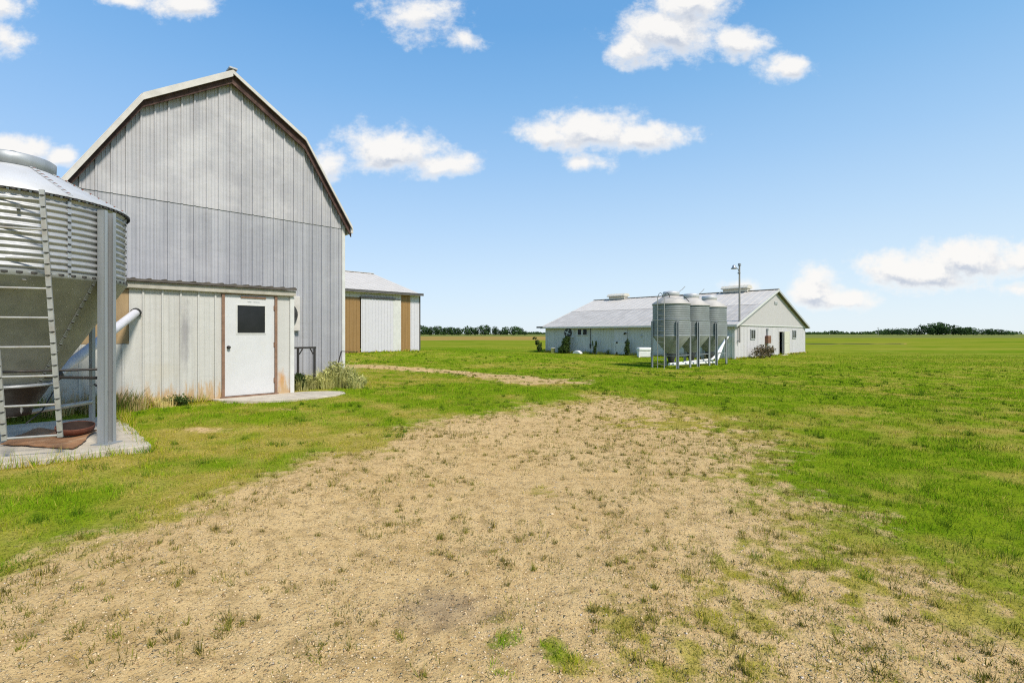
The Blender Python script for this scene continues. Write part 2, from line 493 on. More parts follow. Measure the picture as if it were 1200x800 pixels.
M = {}
M['barn_wall'] = siding_mat('weathered_grey_siding', (.39, .39, .412), (.235, .235, .255), .65, tint=(.50, .49, .495), patch_amt=.45, metal=.05, rough=.5, panel=.5)
M['gable_wall'] = siding_mat('weathered_pale_siding', (.425, .415, .425), (.285, .28, .295), .6, tint=(.535, .52, .52), patch_amt=.75, metal=.05, rough=.5, panel=.45)
M['lean_wall'] = siding_mat('white_siding_rusting', (.53, .52, .49), (.38, .365, .33), .6, rust_top=.20, rust_col=(.46, .29, .12),
                            spots=[(-1.13, 1.25, .11, .75, (.25, .24, .25), .75), (-1.5, .55, .35, .25, (.50, .46, .38), .5), (.62, .28, .12, .22, (.52, .25, .06), .85)])
M['white_siding'] = siding_mat('white_siding', (.59, .57, .575), (.44, .425, .425), .45, rough=.55)
M['bright_siding'] = siding_mat('clean_white_siding', (.58, .565, .60), (.49, .48, .51), .35, rough=.5)
M['gable_board'] = siding_mat('pale_gable_board', (.50, .472, .462), (.44, .415, .40), .3)
M['long_wall'] = siding_mat('stained_white_siding', (.56, .555, .525), (.38, .375, .34), .6, rust_top=.12, rust_col=(.34, .33, .24))
M['roof_white'] = simple('white_steel_roof', (.57, .525, .465), .6, .0, .16, 1.6, dirt=(.50, .47, .42), dirt_amt=.4)
M['roof_grey'] = simple('weathered_steel_roof', (.48, .445, .40), .6, .0, .25, 1.3, dirt=(.40, .37, .33), dirt_amt=.4)
M['trim'] = simple('cream_trim', (.59, .555, .51), .55, 0, .18, 5, dirt=(.45, .40, .32), dirt_amt=.45)
M['white_trim'] = simple('white_trim', (.62, .615, .585), .5, 0, .14, 5, dirt=(.50, .47, .42), dirt_amt=.3)
M['red_wood'] = simple('bare_red_brown_wood', (.075, .038, .03), .85, 0, .5, 9, bump=.002, dirt=(.17, .10, .075), dirt_amt=.6)
M['brown_wood'] = simple('brown_door_frame', (.235, .135, .085), .75, 0, .35, 12, bump=.002)
M['roof_edge'] = simple('dark_weathered_roof_edge', (.10, .085, .07), .7, .1, .4, 6, dirt=(.22, .18, .13), dirt_amt=.5)
M['soffit'] = simple('dark_grey_soffit', (.22, .20, .19), .8, 0, .2, 5)  # one even dark grey for the long barn's roof underside
M['old_trim'] = simple('dull_old_cream_board', (.44, .41, .345), .7, 0, .3, 5, dirt=(.27, .23, .17), dirt_amt=.6)
M['ply'] = simple('weathered_plywood', (.36, .25, .13), .8, 0, .35, 7, streak=True, dirt=(.20, .14, .08), dirt_amt=.5)
M['brown_siding'] = siding_mat('tan_brown_siding', (.30, .175, .062), (.19, .11, .04), .5)
M['dark_trim'] = simple('dark_trim', (.085, .080, .075), .6, 0, .2, 8)
M['door'] = simple('white_door_paint', (.60, .60, .60), .5, 0, .07, 4, dirt=(.58, .55, .48), dirt_amt=.3)
M['glass'] = simple('dark_window_glass', (.010, .010, .011), .16, 0, .3, 3)
M['win_frame'] = simple('grey_window_frame', (.45, .46, .46), .5, 0, .2, 6)
M['galv'] = simple('galvanised_steel', (.42, .43, .44), .45, .45, .28, 5, dirt=(.36, .36, .35), dirt_amt=.4, bump=.0006, bscale=40)
M['galv_dull'] = simple('dull_blue_grey_galvanised', (.235, .255, .255), .6, .15, .25, 2.5, dirt=(.18, .19, .185), dirt_amt=.35)
M['galv_roof'] = simple('galvanised_bin_roof', (.56, .56, .56), .45, .2, .16, 4, dirt=(.46, .44, .40), dirt_amt=.4)
M['hopper'] = simple('dull_galvanised_hopper', (.30, .312, .30), .7, .0, .3, 4, dirt=(.22, .22, .18), dirt_amt=.55)
M['galv_leg'] = simple('galvanised_leg', (.37, .39, .40), .5, .35, .3, 5, streak=True, dirt=(.24, .26, .28), dirt_amt=.5)
M['ladder'] = simple('dull_ladder_steel', (.46, .45, .42), .5, .45, .3, 9, dirt=(.32, .24, .16), dirt_amt=.5)
M['bolt'] = simple('dark_bolt', (.06, .055, .05), .6, .4, .2, 20)
M['red_iron'] = simple('red_oxide_rim', (.27, .085, .05), .75, 0, .4, 12)
M['boot'] = simple('black_boot', (.035, .035, .036), .5, .2, .4, 9, dirt=(.12, .12, .12), dirt_amt=.5)
M['dark_iron'] = simple('dark_iron', (.045, .042, .04), .6, .4, .35, 14, dirt=(.11, .06, .035), dirt_amt=.5)
M['pvc'] = simple('grey_white_plastic_pipe', (.60, .595, .63), .4, 0, .14, 6, dirt=(.40, .38, .38), dirt_amt=.4)
M['black'] = simple('black_plastic', (.02, .02, .02), .5, 0, .2, 8)
M['rust'] = simple('rusted_steel', (.33, .165, .075), .85, .1, .45, 5, bump=.003, dirt=(.44, .29, .17), dirt_amt=.85)
M['rust_dark'] = simple('dark_rusted_steel', (.17, .055, .03), .85, .1, .5, 11, bump=.002, dirt=(.22, .09, .045), dirt_amt=.5)
M['pan_inside'] = simple('shade_painted_pan_inside', (.035, .018, .012), .9, 0, .4, 10)  # inner faces coloured dark to stand in for shade inside the pan
M['concrete'] = simple('concrete', (.53, .465, .365), .9, 0, .28, 5, bump=.004, bscale=60, dirt=(.30, .27, .22), dirt_amt=.5)
M['pole'] = simple('grey_wood_pole', (.30, .28, .26), .8, 0, .35, 8, streak=True)
M['lamp'] = simple('grey_lamp_housing', (.33, .34, .36), .45, .4, .2, 8)
M['rust_box'] = simple('rusted_brown_box', (.22, .105, .06), .7, .1, .45, 8, dirt=(.36, .21, .13), dirt_amt=.6)
M['cream_door'] = simple('cream_door_paint', (.62, .60, .49), .55, 0, .16, 4, dirt=(.42, .38, .28), dirt_amt=.5)
M['cream_vent'] = simple('cream_vent', (.62, .58, .49), .6, 0, .2, 6, dirt=(.4, .36, .3), dirt_amt=.4)
M['white_plastic'] = simple('white_plastic', (.76, .76, .74), .5, 0, .12, 6, dirt=(.5, .48, .42), dirt_amt=.4)
M['fan_dark'] = simple('dark_fan', (.05, .05, .05), .6, .2, .3, 10)
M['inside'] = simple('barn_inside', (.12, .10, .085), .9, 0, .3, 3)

def leaf_mat(name, col, dark, transl=.35, scale=1.5):
    m = bpy.data.materials.new(name); m.use_nodes = True
    t = NT(m.node_tree); m.node_tree.nodes.clear()
    tcn = t.new('ShaderNodeTexCoord'); geo = t.new('ShaderNodeNewGeometry')
    n = t.noise(tcn.outputs['Object'], scale, 4, .65)
    c = t.mix(t.ramp(n, .32, .68), dark, col)
    wn = t.math('MULTIPLY', geo.outputs['Random Per Island'], .55)
    c = t.mix(wn, c, tuple(min(1, q * 1.7) for q in col))
    oi = t.new('ShaderNodeObjectInfo')
    k = t.ramp(oi.outputs['Random'], 0, 1, .75, 1.2, smooth=False)
    c = t.mix(1.0, c, t.comb(k, k, k), 'MULTIPLY')
    d = t.new('ShaderNodeBsdfDiffuse'); tr = t.new('ShaderNodeBsdfTranslucent')
    t.put(d.inputs['Color'], c); t.put(tr.inputs['Color'], c)
    mx = t.new('ShaderNodeMixShader'); mx.inputs[0].default_value = transl
    t.l.new(d.outputs[0], mx.inputs[1]); t.l.new(tr.outputs[0], mx.inputs[2])
    o = t.new('ShaderNodeOutputMaterial'); t.l.new(mx.outputs[0], o.inputs[0])
    return m
M['tree_leaf'] = leaf_mat('far_tree_leaves', (.050, .090, .030), (.024, .045, .020), .25, .25)
M['shrub_leaf'] = leaf_mat('shrub_leaves', (.055, .085, .022), (.02, .038, .012), .3, 3)
M['weed_leaf'] = leaf_mat('pale_weed_leaves', (.62, .57, .25), (.32, .35, .10), .35, 5)
M['rusty_leaf'] = leaf_mat('red_brown_and_green_leaves', (.15, .11, .07), (.06, .07, .025), .25, 4)
M['bark'] = simple('bark', (.09, .07, .05), .9, 0, .4, 3)

# ground material: sandy gravel where the dirt mask says so, turf elsewhere
def ground_material():
    m = bpy.data.materials.new('ground_soil_and_turf'); m.use_nodes = True
    t = NT(m.node_tree); b = m.node_tree.nodes['Principled BSDF']
    geo = t.new('ShaderNodeNewGeometry'); pos = geo.outputs['Position']
    at = t.new('ShaderNodeAttribute', attribute_name='mask')
    dm, dry, fld = t.xyz(at.outputs['Vector'])
    flat = t.vmath('MULTIPLY', pos, (1, 1, 0))
    # dirt
    nbig = t.noise(flat, .9, 5, .6); nmid = t.noise(flat, 7, 5, .65); nfin = t.noise(flat, 60, 4, .7)
    c = t.mix(t.ramp(nbig, .3, .7), (.53, .35, .145), (.63, .435, .20))
    c = t.mix(t.ramp(nmid, .42, .7, 0, .75), c, (.68, .48, .23))
    c = t.mix(t.ramp(nmid, .50, .32, 0, .6), c, (.25, .17, .07))
    c = t.mix(t.ramp(nfin, .52, .72, 0, .7), c, (.19, .115, .045))
    # gravel stones at two sizes
    hgt_out = None
    for sc_, lim, amt in ((26.0, .30, .8), (52.0, .36, .85), (95.0, .36, .7)):
        vo = t.new('ShaderNodeTexVoronoi'); vo.inputs['Scale'].default_value = sc_
        t.put(vo.inputs['Vector'], flat)
        wn = t.new('ShaderNodeTexWhiteNoise'); t.put(wn.inputs['Vector'], vo.outputs['Color'])
        stone = t.mix(wn.outputs['Value'], (.30, .18, .07), (.86, .67, .40))
        on = t.math('MULTIPLY', t.ramp(vo.outputs['Distance'], lim, lim - .12), t.ramp(t.xyz(vo.outputs['Color'])[0], .45, .5))
        c = t.mix(t.math('MULTIPLY', on, amt), c, stone)
        hh = t.math('MULTIPLY', on, 1.0 if sc_ < 50 else .5)
        hgt_out = hh if hgt_out is None else t.math('ADD', hgt_out, hh)
    # a damp dark stain on the yard
    st = ground_at(520, 712)
    q = t.vmath('MULTIPLY', t.vmath('SUBTRACT', flat, (float(st[0]), float(st[1]), 0)), (1 / .38, 1 / .3, 0))
    ds = t.math('ADD', t.vmath('LENGTH', q, out=1), t.math('MULTIPLY', t.math('SUBTRACT', nmid, .5), 1.6))
    c = t.mix(t.ramp(ds, .2, 1.1, .45, 0), c, (.17, .125, .10))
    # turf
    tn = t.noise(flat, 2.2, 5, .65); tf = t.noise(flat, 30, 4, .7); tw = t.noise(t.vmath('MULTIPLY', flat, (.035, .16, 0)), 1.0, 5, .6)
    green = t.mix(t.ramp(tn, .3, .7), (.15, .23, .008), (.23, .29, .014))
    yell = t.mix(t.ramp(tn, .3, .7), (.33, .27, .04), (.46, .36, .09))
    tc_ = t.mix(dry, green, yell)
    tc_ = t.mix(t.ramp(tf, .55, .35, 0, .45), tc_, (.07, .095, .015))
    rr = t.vmath('LENGTH', flat, out=1)
    far = t.ramp(rr, 22, 60)
    farc = t.mix(t.ramp(tw, .34, .66), (.115, .190, .008), (.235, .240, .024))
    big = t.noise(t.vmath('MULTIPLY', flat, (.55, 1.0, 0)), .055, 6, .7)
    farc = t.mix(t.ramp(big, .46, .66, 0, .65), farc, (.27, .245, .035))
    farc = t.mix(t.ramp(big, .48, .32, 0, .7), farc, (.085, .165, .008))
    mot = t.noise(flat, .38, 7, .78)
    farc = t.mix(t.ramp(mot, .5, .72, 0, .55), farc, (.30, .29, .07))
    farc = t.mix(t.ramp(mot, .5, .3, 0, .5), farc, (.085, .175, .008))
    tc_ = t.mix(far, tc_, farc)
    # fields far away: 0 turf, then crop bands, last a strip of painted shade
    tc_ = t.mix(t.ramp(fld, .05, .25), tc_, t.mix(t.ramp(tw, .3, .7), (.36, .23, .075), (.25, .20, .05)))
    tc_ = t.mix(t.ramp(fld, .45, .55), tc_, t.mix(t.ramp(tw, .3, .7), (.135, .165, .04), (.185, .20, .06)))
    tc_ = t.mix(t.ramp(fld, .75, .9), tc_, (.055, .075, .025))
    col_ = t.mix(t.ramp(t.math('ADD', dm, t.math('ADD', t.math('MULTIPLY', t.math('SUBTRACT', nmid, .5), 1.1), t.math('MULTIPLY', t.math('SUBTRACT', nfin, .5), .5))), .25, .68), tc_, c)
    t.put(b.inputs['Base Color'], col_)
    b.inputs['Roughness'].default_value = 1
    b.inputs['Specular IOR Level'].default_value = 0
    bn = t.new('ShaderNodeBump'); bn.inputs['Strength'].default_value = 1.0; bn.inputs['Distance'].default_value = .016
    hsum = t.math('ADD', hgt_out, t.math('ADD', t.math('MULTIPLY', nfin, .8), t.math('MULTIPLY', nmid, 1.4)))
    hsum = t.math('MULTIPLY', hsum, t.ramp(rr, 40, 8))
    t.put(bn.inputs['Height'], hsum); t.put(b.inputs['Normal'], bn.outputs[0])
    return m
M['ground'] = ground_material()

def attr_mat(name, transl, rough=.8):
    m = bpy.data.materials.new(name); m.use_nodes = True
    t = NT(m.node_tree); m.node_tree.nodes.clear()
    at = t.new('ShaderNodeAttribute', attribute_name='tint')
    d = t.new('ShaderNodeBsdfDiffuse'); t.put(d.inputs['Color'], at.outputs['Color'])
    o = t.new('ShaderNodeOutputMaterial')
    if transl:
        tr = t.new('ShaderNodeBsdfTranslucent'); t.put(tr.inputs['Color'], at.outputs['Color'])
        gn = t.new('ShaderNodeNewGeometry')
        nn = t.vmath('NORMALIZE', t.vmath('ADD', t.vmath('MULTIPLY', gn.outputs['Normal'], (.55, .55, .55)), (0, 0, .8)))
        t.put(d.inputs['Normal'], nn)
        mx = t.new('ShaderNodeMixShader'); mx.inputs[0].default_value = transl
        t.l.new(d.outputs[0], mx.inputs[1]); t.l.new(tr.outputs[0], mx.inputs[2]); t.l.new(mx.outputs[0], o.inputs[0])
    else: t.l.new(d.outputs[0], o.inputs[0])
    return m
M['blades'] = attr_mat('grass_blades', .25)
M['pebbles'] = attr_mat('gravel_pebbles', 0)

# ------------------------------------------------------------------ ground mesh (one sheet to the horizon)
def build_ground():
    rings = [0.4]
    while rings[-1] < 6000:
        r = rings[-1]
        rings.append(r * (1.03 if r < 2 else 1.012 if r < 45 else 1.04 if r < 400 else 1.12))
    rings = np.array(rings); NS = 620
    ang = np.arange(NS) / NS * 2 * np.pi
    X = np.outer(rings, np.sin(ang)).ravel(); Y = np.outer(rings, np.cos(ang)).ravel()
    X = np.concatenate([[0], X]); Y = np.concatenate([[0], Y])
    Rr = np.hypot(X, Y)
    Z = height(X, Y)
    dm = dirt_mask(X, Y); dr = dry_mask(X, Y)
    near = np.clip(1 - Rr / 60, 0, 1)
    Z = Z + near * ((fbm(X, Y, 1.1, 3) - .5) * .05 + (fbm(X + 3, Y, 6, 2) - .5) * .018)
    # level out under floors and slabs
    fm = footprint(X, Y); Z = np.where(fm, Z - .06, Z)
    # fields in the distance
    fld = np.zeros_like(X)
    edge = Y + (fbm(X, Y * 0, .02, 3) - .5) * 14
    az = X / np.maximum(Y, 1)
    tan = (edge > 118) & (edge < 300) & (az < .085) & (Y > 0)
    fld = np.where(tan, .3, fld)
    fld = np.where((edge > 300) & (Y > 0), .62, fld)
    fld = np.where((edge > 190) & (edge < 300) & (az > .085) & (Y > 0), .62, fld)
    fld = np.where((edge > 74) & (edge < 79) & (az > .55) & (az < .80) & (Y > 0), 1.0, fld)  # dark strip: shade along a crop edge, put into the colour
    v = np.stack([X, Y, Z], 1)
    nr = len(rings)
    i = np.arange(nr - 1)[:, None] * NS; k = np.arange(NS)[None, :]; k2 = (k + 1) % NS
    quads = np.stack([1 + i + k, 1 + i + NS + k, 1 + i + NS + k2, 1 + i + k2], -1).reshape(-1, 4)
    tris = np.stack([np.zeros(NS, int), 1 + np.arange(NS), 1 + (np.arange(NS) + 1) % NS], 1)
    me = bpy.data.meshes.new('ground')
    nq, nt = len(quads), len(tris)
    me.vertices.add(len(v)); me.vertices.foreach_set('co', v.astype(np.float32).ravel())
    me.loops.add(nq * 4 + nt * 3)
    me.loops.foreach_set('vertex_index', np.concatenate([quads.ravel(), tris.ravel()]).astype(np.int32))
    me.polygons.add(nq + nt)
    me.polygons.foreach_set('loop_start', np.concatenate([np.arange(nq) * 4, nq * 4 + np.arange(nt) * 3]).astype(np.int32))
    me.update(calc_edges=True)
    me.polygons.foreach_set('use_smooth', np.ones(nq + nt, bool))
    a = me.attributes.new('mask', 'FLOAT_VECTOR', 'POINT')
    a.data.foreach_set('vector', np.stack([dm, dr, fld], 1).astype(np.float32).ravel())
    me.materials.append(M['ground'])
    o = bpy.data.objects.new('ground', me); scene.collection.objects.link(o)
    # faces must look up
    me.update()
    if me.polygons[nq // 2].normal.z < 0: me.flip_normals()
    tag(o, kind='structure')
    return o
build_ground()

# ------------------------------------------------------------------ gambrel barn
barn = empty('gambrel_barn', (BARN_O[0], BARN_O[1], BARN_Z), GRID_ROT,
             'tall grey gambrel roofed barn with a low white lean-to and white door', 'barn')
XC = -.03; HW = 2.64; YF = 1.3; YB = 11.0
TIP, BRK, APX = (2.79, 4.05), (1.59, 6.03), (0.0, 7.07)       # outer roof profile, (offset, z) local
def roof_z(x, drop=0.0):
    a = abs(x - XC)
    if a < BRK[0]: z = APX[1] + (BRK[1] - APX[1]) * a / BRK[0]
    else: z = BRK[1] + (TIP[1] - BRK[1]) * (a - BRK[0]) / (TIP[0] - BRK[0])
    return z - drop
SEAM = 4.02
ext = (XC, XC - BRK[0], XC + BRK[0])
lo = ribs(XC - HW, XC + HW, .23, w=.03, h=.03, slope=.008, extra=ext)
MB().sheet(lo, lambda x, d: ((x, YF - d, -.05), (x, YF - d, min(SEAM, roof_z(x, .17))))).build('wall', M['barn_wall'], barn)
b = MB().sheet(lo, lambda x, d: ((x, YF - .014 - d, SEAM - .03), (x, YF - .014 - d, max(roof_z(x, .17), SEAM - .02))))
b.sheet(lo, lambda x, d: ((x, YF - .014 - d, SEAM - .03), (x, YF - d + .004, SEAM - .03)))
b.build('gable_wall', M['gable_wall'], barn)
sb = MB()
for s in (-1, 1):
    xx = XC + s * HW
    sb.sheet(ribs(YF, YB, .23), lambda y, d, xx=xx, s=s: ((xx + s * d, y, -.05), (xx + s * d, y, roof_z(xx, .17))))
sb.prism([(XC - HW, -.05), (XC + HW, -.05), (XC + HW, roof_z(XC + HW, .17)), (XC + BRK[0], roof_z(XC + BRK[0], .17)), (XC, roof_z(XC, .17)),
          (XC - BRK[0], roof_z(XC - BRK[0], .17)), (XC - HW, roof_z(XC - HW, .17))], YB - .02, YB)
sb.build('side_wall', M['barn_wall'], barn)
# corner trims
for s in (-1, 1):
    xx = XC + s * (HW + .012)
    t_ = MB(); t_.span(xx - .055, xx + .025, YF - .034, YF + .06, -.04, roof_z(xx, .19)); t_.build('corner_trim', M['white_trim'], barn)
# roof: four ribbed planes with thickness
Y0, Y1 = 1.10, YB + .25
prof = [(XC - TIP[0], TIP[1]), (XC - BRK[0], BRK[1]), (XC, APX[1]), (XC + BRK[0], BRK[1]), (XC + TIP[0], TIP[1])]
for i in range(4):
    (xa, za), (xb, zb) = prof[i], prof[i + 1]
    d = Vector((xb - xa, 0, zb - za)).normalized(); nrm = Vector((-d.z, 0, d.x))
    rb = MB()
    rb.sheet(ribs(Y0, Y1, .23, minor=False), lambda y, dd, xa=xa, za=za, xb=xb, zb=zb, nrm=nrm: (Vector((xa, y, za)) + nrm * (dd + .004), Vector((xb, y, zb)) + nrm * (dd + .004)))
    pa, pb = Vector((xa, 0, za)), Vector((xb, 0, zb))
    qa, qb = pa - Vector((0, 0, .035)), pb - Vector((0, 0, .035))
    rb.prism([(pa.x, pa.z), (pb.x, pb.z), (qb.x, qb.z), (qa.x, qa.z)], Y0, Y1)
    rb.build('roof', M['roof_white'], barn)
def band(d0, d1, y0, y1, segs=range(4)):
    m = MB()
    for i in segs:
        (xa, za), (xb, zb) = prof[i], prof[i + 1]
        m.prism([(xa, za - d0), (xb, zb - d0), (xb, zb - d1), (xa, za - d1)], y0, y1)
    return m
band(.002, .145, Y0 - .035, Y0 - .004, (0, 1)).build('rake_trim', M['trim'], barn)
band(.002, .085, Y0 - .035, Y0 - .004, (2, 3)).build('rake_trim', M['trim'], barn)
band(.04, .27, Y0 + .05, Y0 + .085).build('rake_board', M['red_wood'], barn)
band(.05, .085, Y0 + .09, YF + .02).build('soffit', M['red_wood'], barn)
rc = MB(); rc.beam((XC, Y0 - .05, APX[1] + .03), (XC, Y1, APX[1] + .03), .16, .035); rc.build('ridge_cap', M['galv'], barn)
for s in (-1, 1):
    e = MB(); e.span(XC + s * TIP[0] - .03, XC + s * TIP[0] + .03, Y0 + .002, Y1 - .01, TIP[1] - .17, TIP[1] - .04); e.build('eave_board', M['trim'], barn)

# lean-to in front of the barn
LX0, LX1, LZ = -4.25, .86, 2.06
lean = MB()
def lsheet(x0, x1, z0, z1): lean.sheet(ribs(x0, x1, 0.285, w=.026, h=.026, slope=.007, start=-3.05 - .285 * 4), lambda x, d: ((x, -d, z0), (x, -d, z1)))
DX = .50
lsheet(-1.97, -DX, -.03, LZ); lsheet(DX, LX1, -.03, LZ); lsheet(-DX, DX, 2.07, 2.075)
lsheet(-3.35, -1.97, -.03, 1.08); lsheet(LX0, -3.35, -.03, LZ)
for xx in (LX0, LX1):
    lean.add([(xx, 0, -.03), (xx, YF, -.03), (xx, YF, LZ + .12), (xx, 0, LZ)], [(0, 1, 2, 3)])
lean.build('lean_to_wall', M['lean_wall'], barn)
pl = MB()
for i in range(6):
    x0 = -3.35 + i * (1.38 / 6)
    pl.span(x0 + .003, x0 + 1.38 / 6 - .003, .004 + .003 * (i % 2), .022, 1.085, LZ - .01)
pl.build('board_patch', M['ply'], barn)
lt = MB(); lt.prism([(0, 0), (1, 0), (1, 1), (0, 1)], 0, 0) if False else None
# lean-to roof: ribbed sheet, its lower edge scalloped
lr = MB()
ry0, ry1, rz0, rz1 = -.13, YF - .03, 2.235, 2.285
lr.sheet(ribs(LX0 - .08, LX1 + .03, .23, minor=False), lambda x, d: ((x, ry0, rz0 + d), (x, ry1, rz1 + d)))
lr.sheet(ribs(LX0 - .08, LX1 + .03, .23, minor=False), lambda x, d: ((x, ry0, rz0 - .045), (x, ry0, rz0 + d)))
lr.add([(LX0 - .08, ry0, rz0 - .02), (LX1 + .03, ry0, rz0 - .02), (LX1 + .03, ry1, rz1 - .02), (LX0 - .08, ry1, rz1 - .02)], [(0, 1, 2, 3)])
lr.build('lean_to_roof', M['roof_edge'], barn)
fb = MB(); fb.span(LX0 - .05, LX1 + .025, -.085, -.055, 2.075, 2.185); fb.build('lean_to_fascia', M['old_trim'], barn)
sf = MB(); sf.span(LX0, LX1, -.054, .03, LZ + .003, LZ + .03); sf.build('lean_to_soffit', M['trim'], barn)
ct = MB(); ct.span(LX1 - .07, LX1 + .012, -.03, .05, -.03, LZ - .004); ct.build('lean_to_corner_trim', M['white_trim'], barn)
sl = MB(); sl.span(-DX - .04, DX + .04, -.06, .02, -.05, .012); sl.build('door_sill', M['brown_wood'], barn)
# door
fr = MB()
fr.span(-DX - .02, -DX + .03, -.045, .03, .013, 2.095); fr.span(DX - .03, DX + .02, -.045, .03, .013, 2.095)
fr.span(-DX + .03, DX - .03, -.045, .03, 2.05, 2.095)
fr.build('door_frame', M['brown_wood'], barn)
dl = MB()
wx0, wx1, wz0, wz1 = -.245, .285, 1.27, 1.84
x0, x1 = -DX + .033, DX - .033
dl.span(x0, wx0, -.012, .03, .02, 2.045); dl.span(wx1, x1, -.012, .03, .02, 2.045)
dl.span(wx0, wx1, -.012, .03, .02, wz0); dl.span(wx0, wx1, -.012, .03, wz1, 2.045)
door = dl.build('door', M['door'], barn)
wf = MB()
for (a0, a1, c0, c1) in ((wx0 - .018, wx0 + .006, wz0 - .018, wz1 + .018), (wx1 - .006, wx1 + .018, wz0 - .018, wz1 + .018)):
    wf.span(a0, a1, -.022, -.006, c0, c1)
wf.span(wx0 + .006, wx1 - .006, -.022, -.006, wz0 - .018, wz0 + .006); wf.span(wx0 + .006, wx1 - .006, -.022, -.006, wz1 - .006, wz1 + .018)
wf.build('window_frame', M['white_trim'], door)
gp = MB(); gp.span(wx0, wx1, .004, .012, wz0, wz1); gp.build('window_pane', M['glass'], door)
kb = MB(); kb.tube([(-.40, -.012, .99), (-.40, -.045, .99)], .018, 12); kb.lathe([(0.001, -.03), (.025, -.022), (.033, 0), (.025, .022), (.001, .03)], 14)
vv = []
n0 = 0
kb = MB(); kb.tube([(-.40, -.013, .99), (-.40, -.03, .99), (-.40, -.045, .99), (-.40, -.062, .99), (-.40, -.072, .99)], [.034, .016, .028, .032, .014], 14)
kb.build('handle', M['dark_iron'], door)
for hz_ in (.28, 1.03, 1.80):
    hb = MB(); hb.span(.452, .476, -.024, -.0125, hz_ - .05, hz_ + .05); hb.build('hinge', M['brown_wood'], door)
dc = MB(); dc.span(-.18, .30, -.03, -.013, 1.985, 2.02); dc.build('door_closer', M['brown_wood'], door)
pt = MB(); pt.span(-.05, .02, -.018, -.0125, 1.905, 1.925); pt.span(.06, .18, -.016, -.0125, 1.905, 1.918); pt.build('name_plate', M['win_frame'], door)
# wall fan on the barn wall just past the lean-to
fx, fz = 1.10, 1.75
fh = MB(); fh.span(fx - .40, fx + .36, YF - .12, YF - .025, fz - .42, fz + .42)
fan = fh.build('fan_housing', M['trim'], barn, bevel=.01)
fo = MB(); fo.tube([(fx - .02, YF - .10, fz - .03), (fx - .02, YF - .19, fz - .03)], .30, 28); fo.build('fan_shroud', M['fan_dark'], fan)
fg = MB()
for k in range(5): 
    a = k * math.pi * 2 / 5
    fg.beam((fx - .02, YF - .2, fz - .03), (fx - .02 + .27 * math.cos(a), YF - .195, fz - .03 + .27 * math.sin(a)), .09, .008, up=(0, 1, 0))
fg.build('fan_blade', M['dark_iron'], fan)
cd = MB(); cd.tube([(1.02, YF - .05, 0), (1.02, YF - .05, 1.3)], .022, 10); cd.build('conduit', M['white_trim'], barn)

# ------------------------------------------------------------------ concrete pad at the door, slab of the feed bin
def wobble_slab(poly, z0, z1, name, mat, sub=3):
    m = MB(); n = len(poly)
    top = [(x, y, z1) for x, y in poly]; mid = [(x * 1.0, y, z1 - .012) for x, y in poly]
    m.add([(x, y, z1) for x, y in poly] + [(x, y, z0) for x, y in poly],
          [list(range(n)), list(range(n, 2 * n))[::-1]] + [(i, (i + 1) % n, (i + 1) % n + n, i + n) for i in range(n)])
    return m.build(name, mat, None, bevel=.012)
def L2W(o, a, b_): return (o[0] + a * U[0] + b_ * V[0], o[1] + a * U[1] + b_ * V[1])
pad_l = [(-.68, .0), (-.62, -.25), (-.35, -.62), (0, -.92), (.4, -1.08), (.9, -1.12), (1.35, -1.02), (1.66, -.82), (1.74, -.55), (1.5, -.25), (1.15, .0), (.93, .02)]
pad = wobble_slab([L2W(BARN_O, a, b_) for a, b_ in pad_l], .15, .328, 'pavement', M['concrete'])
tag(pad, kind='structure')
def rough_edge(pts, step=.18, amp=.018):
    out = []
    for i in range(len(pts)):
        a = np.array(pts[i]); b_ = np.array(pts[(i + 1) % len(pts)]); L = np.linalg.norm(b_ - a); k = max(1, int(L / step))
        nrm = np.array([-(b_ - a)[1], (b_ - a)[0]]) / L
        for j in range(k):
            q = a + (b_ - a) * j / k
            if j: q = q + nrm * random.uniform(-amp, amp)
            out.append(tuple(q))
    return out
slab = wobble_slab(rough_edge([L2W(SLAB_O, a, b_) for a, b_ in [(-3.6, 0), (.03, 0), (.05, .03), (.02, 3.0), (-3.6, 3.0)]]), -.05, SLAB_Z, 'concrete_slab', M['concrete'])
tag(slab, 'worn concrete slab under the big feed bin at the left edge', 'slab')

# ------------------------------------------------------------------ feed bins
def bin_leg(mb, R_, ang, z0, z1, web, fl, foot=True, mi=0):
    c, s = math.cos(ang), math.sin(ang)
    rot = Matrix(((c, -s, 0), (s, c, 0), (0, 0, 1)))
    def bx(r, t, sr, st): mb.box(rot @ Vector((r, t, (z0 + z1) / 2)), (sr, st, z1 - z0), mi, rot)
    bx(R_ + .012, 0, .008, web)                                  # web against the shell
    bx(R_ + .016 + fl / 2, -web / 2 + .004, fl, .008); bx(R_ + .016 + fl / 2, web / 2 - .004, fl, .008)
    bx(R_ + .016 + fl, -web / 2 + web * .13, .008, web * .26); bx(R_ + .016 + fl, web / 2 - web * .13, .008, web * .26)
    if foot: mb.box(rot @ Vector((R_ + .05, 0, z0 + .006)), (.2, web + .06, .012), mi, rot)

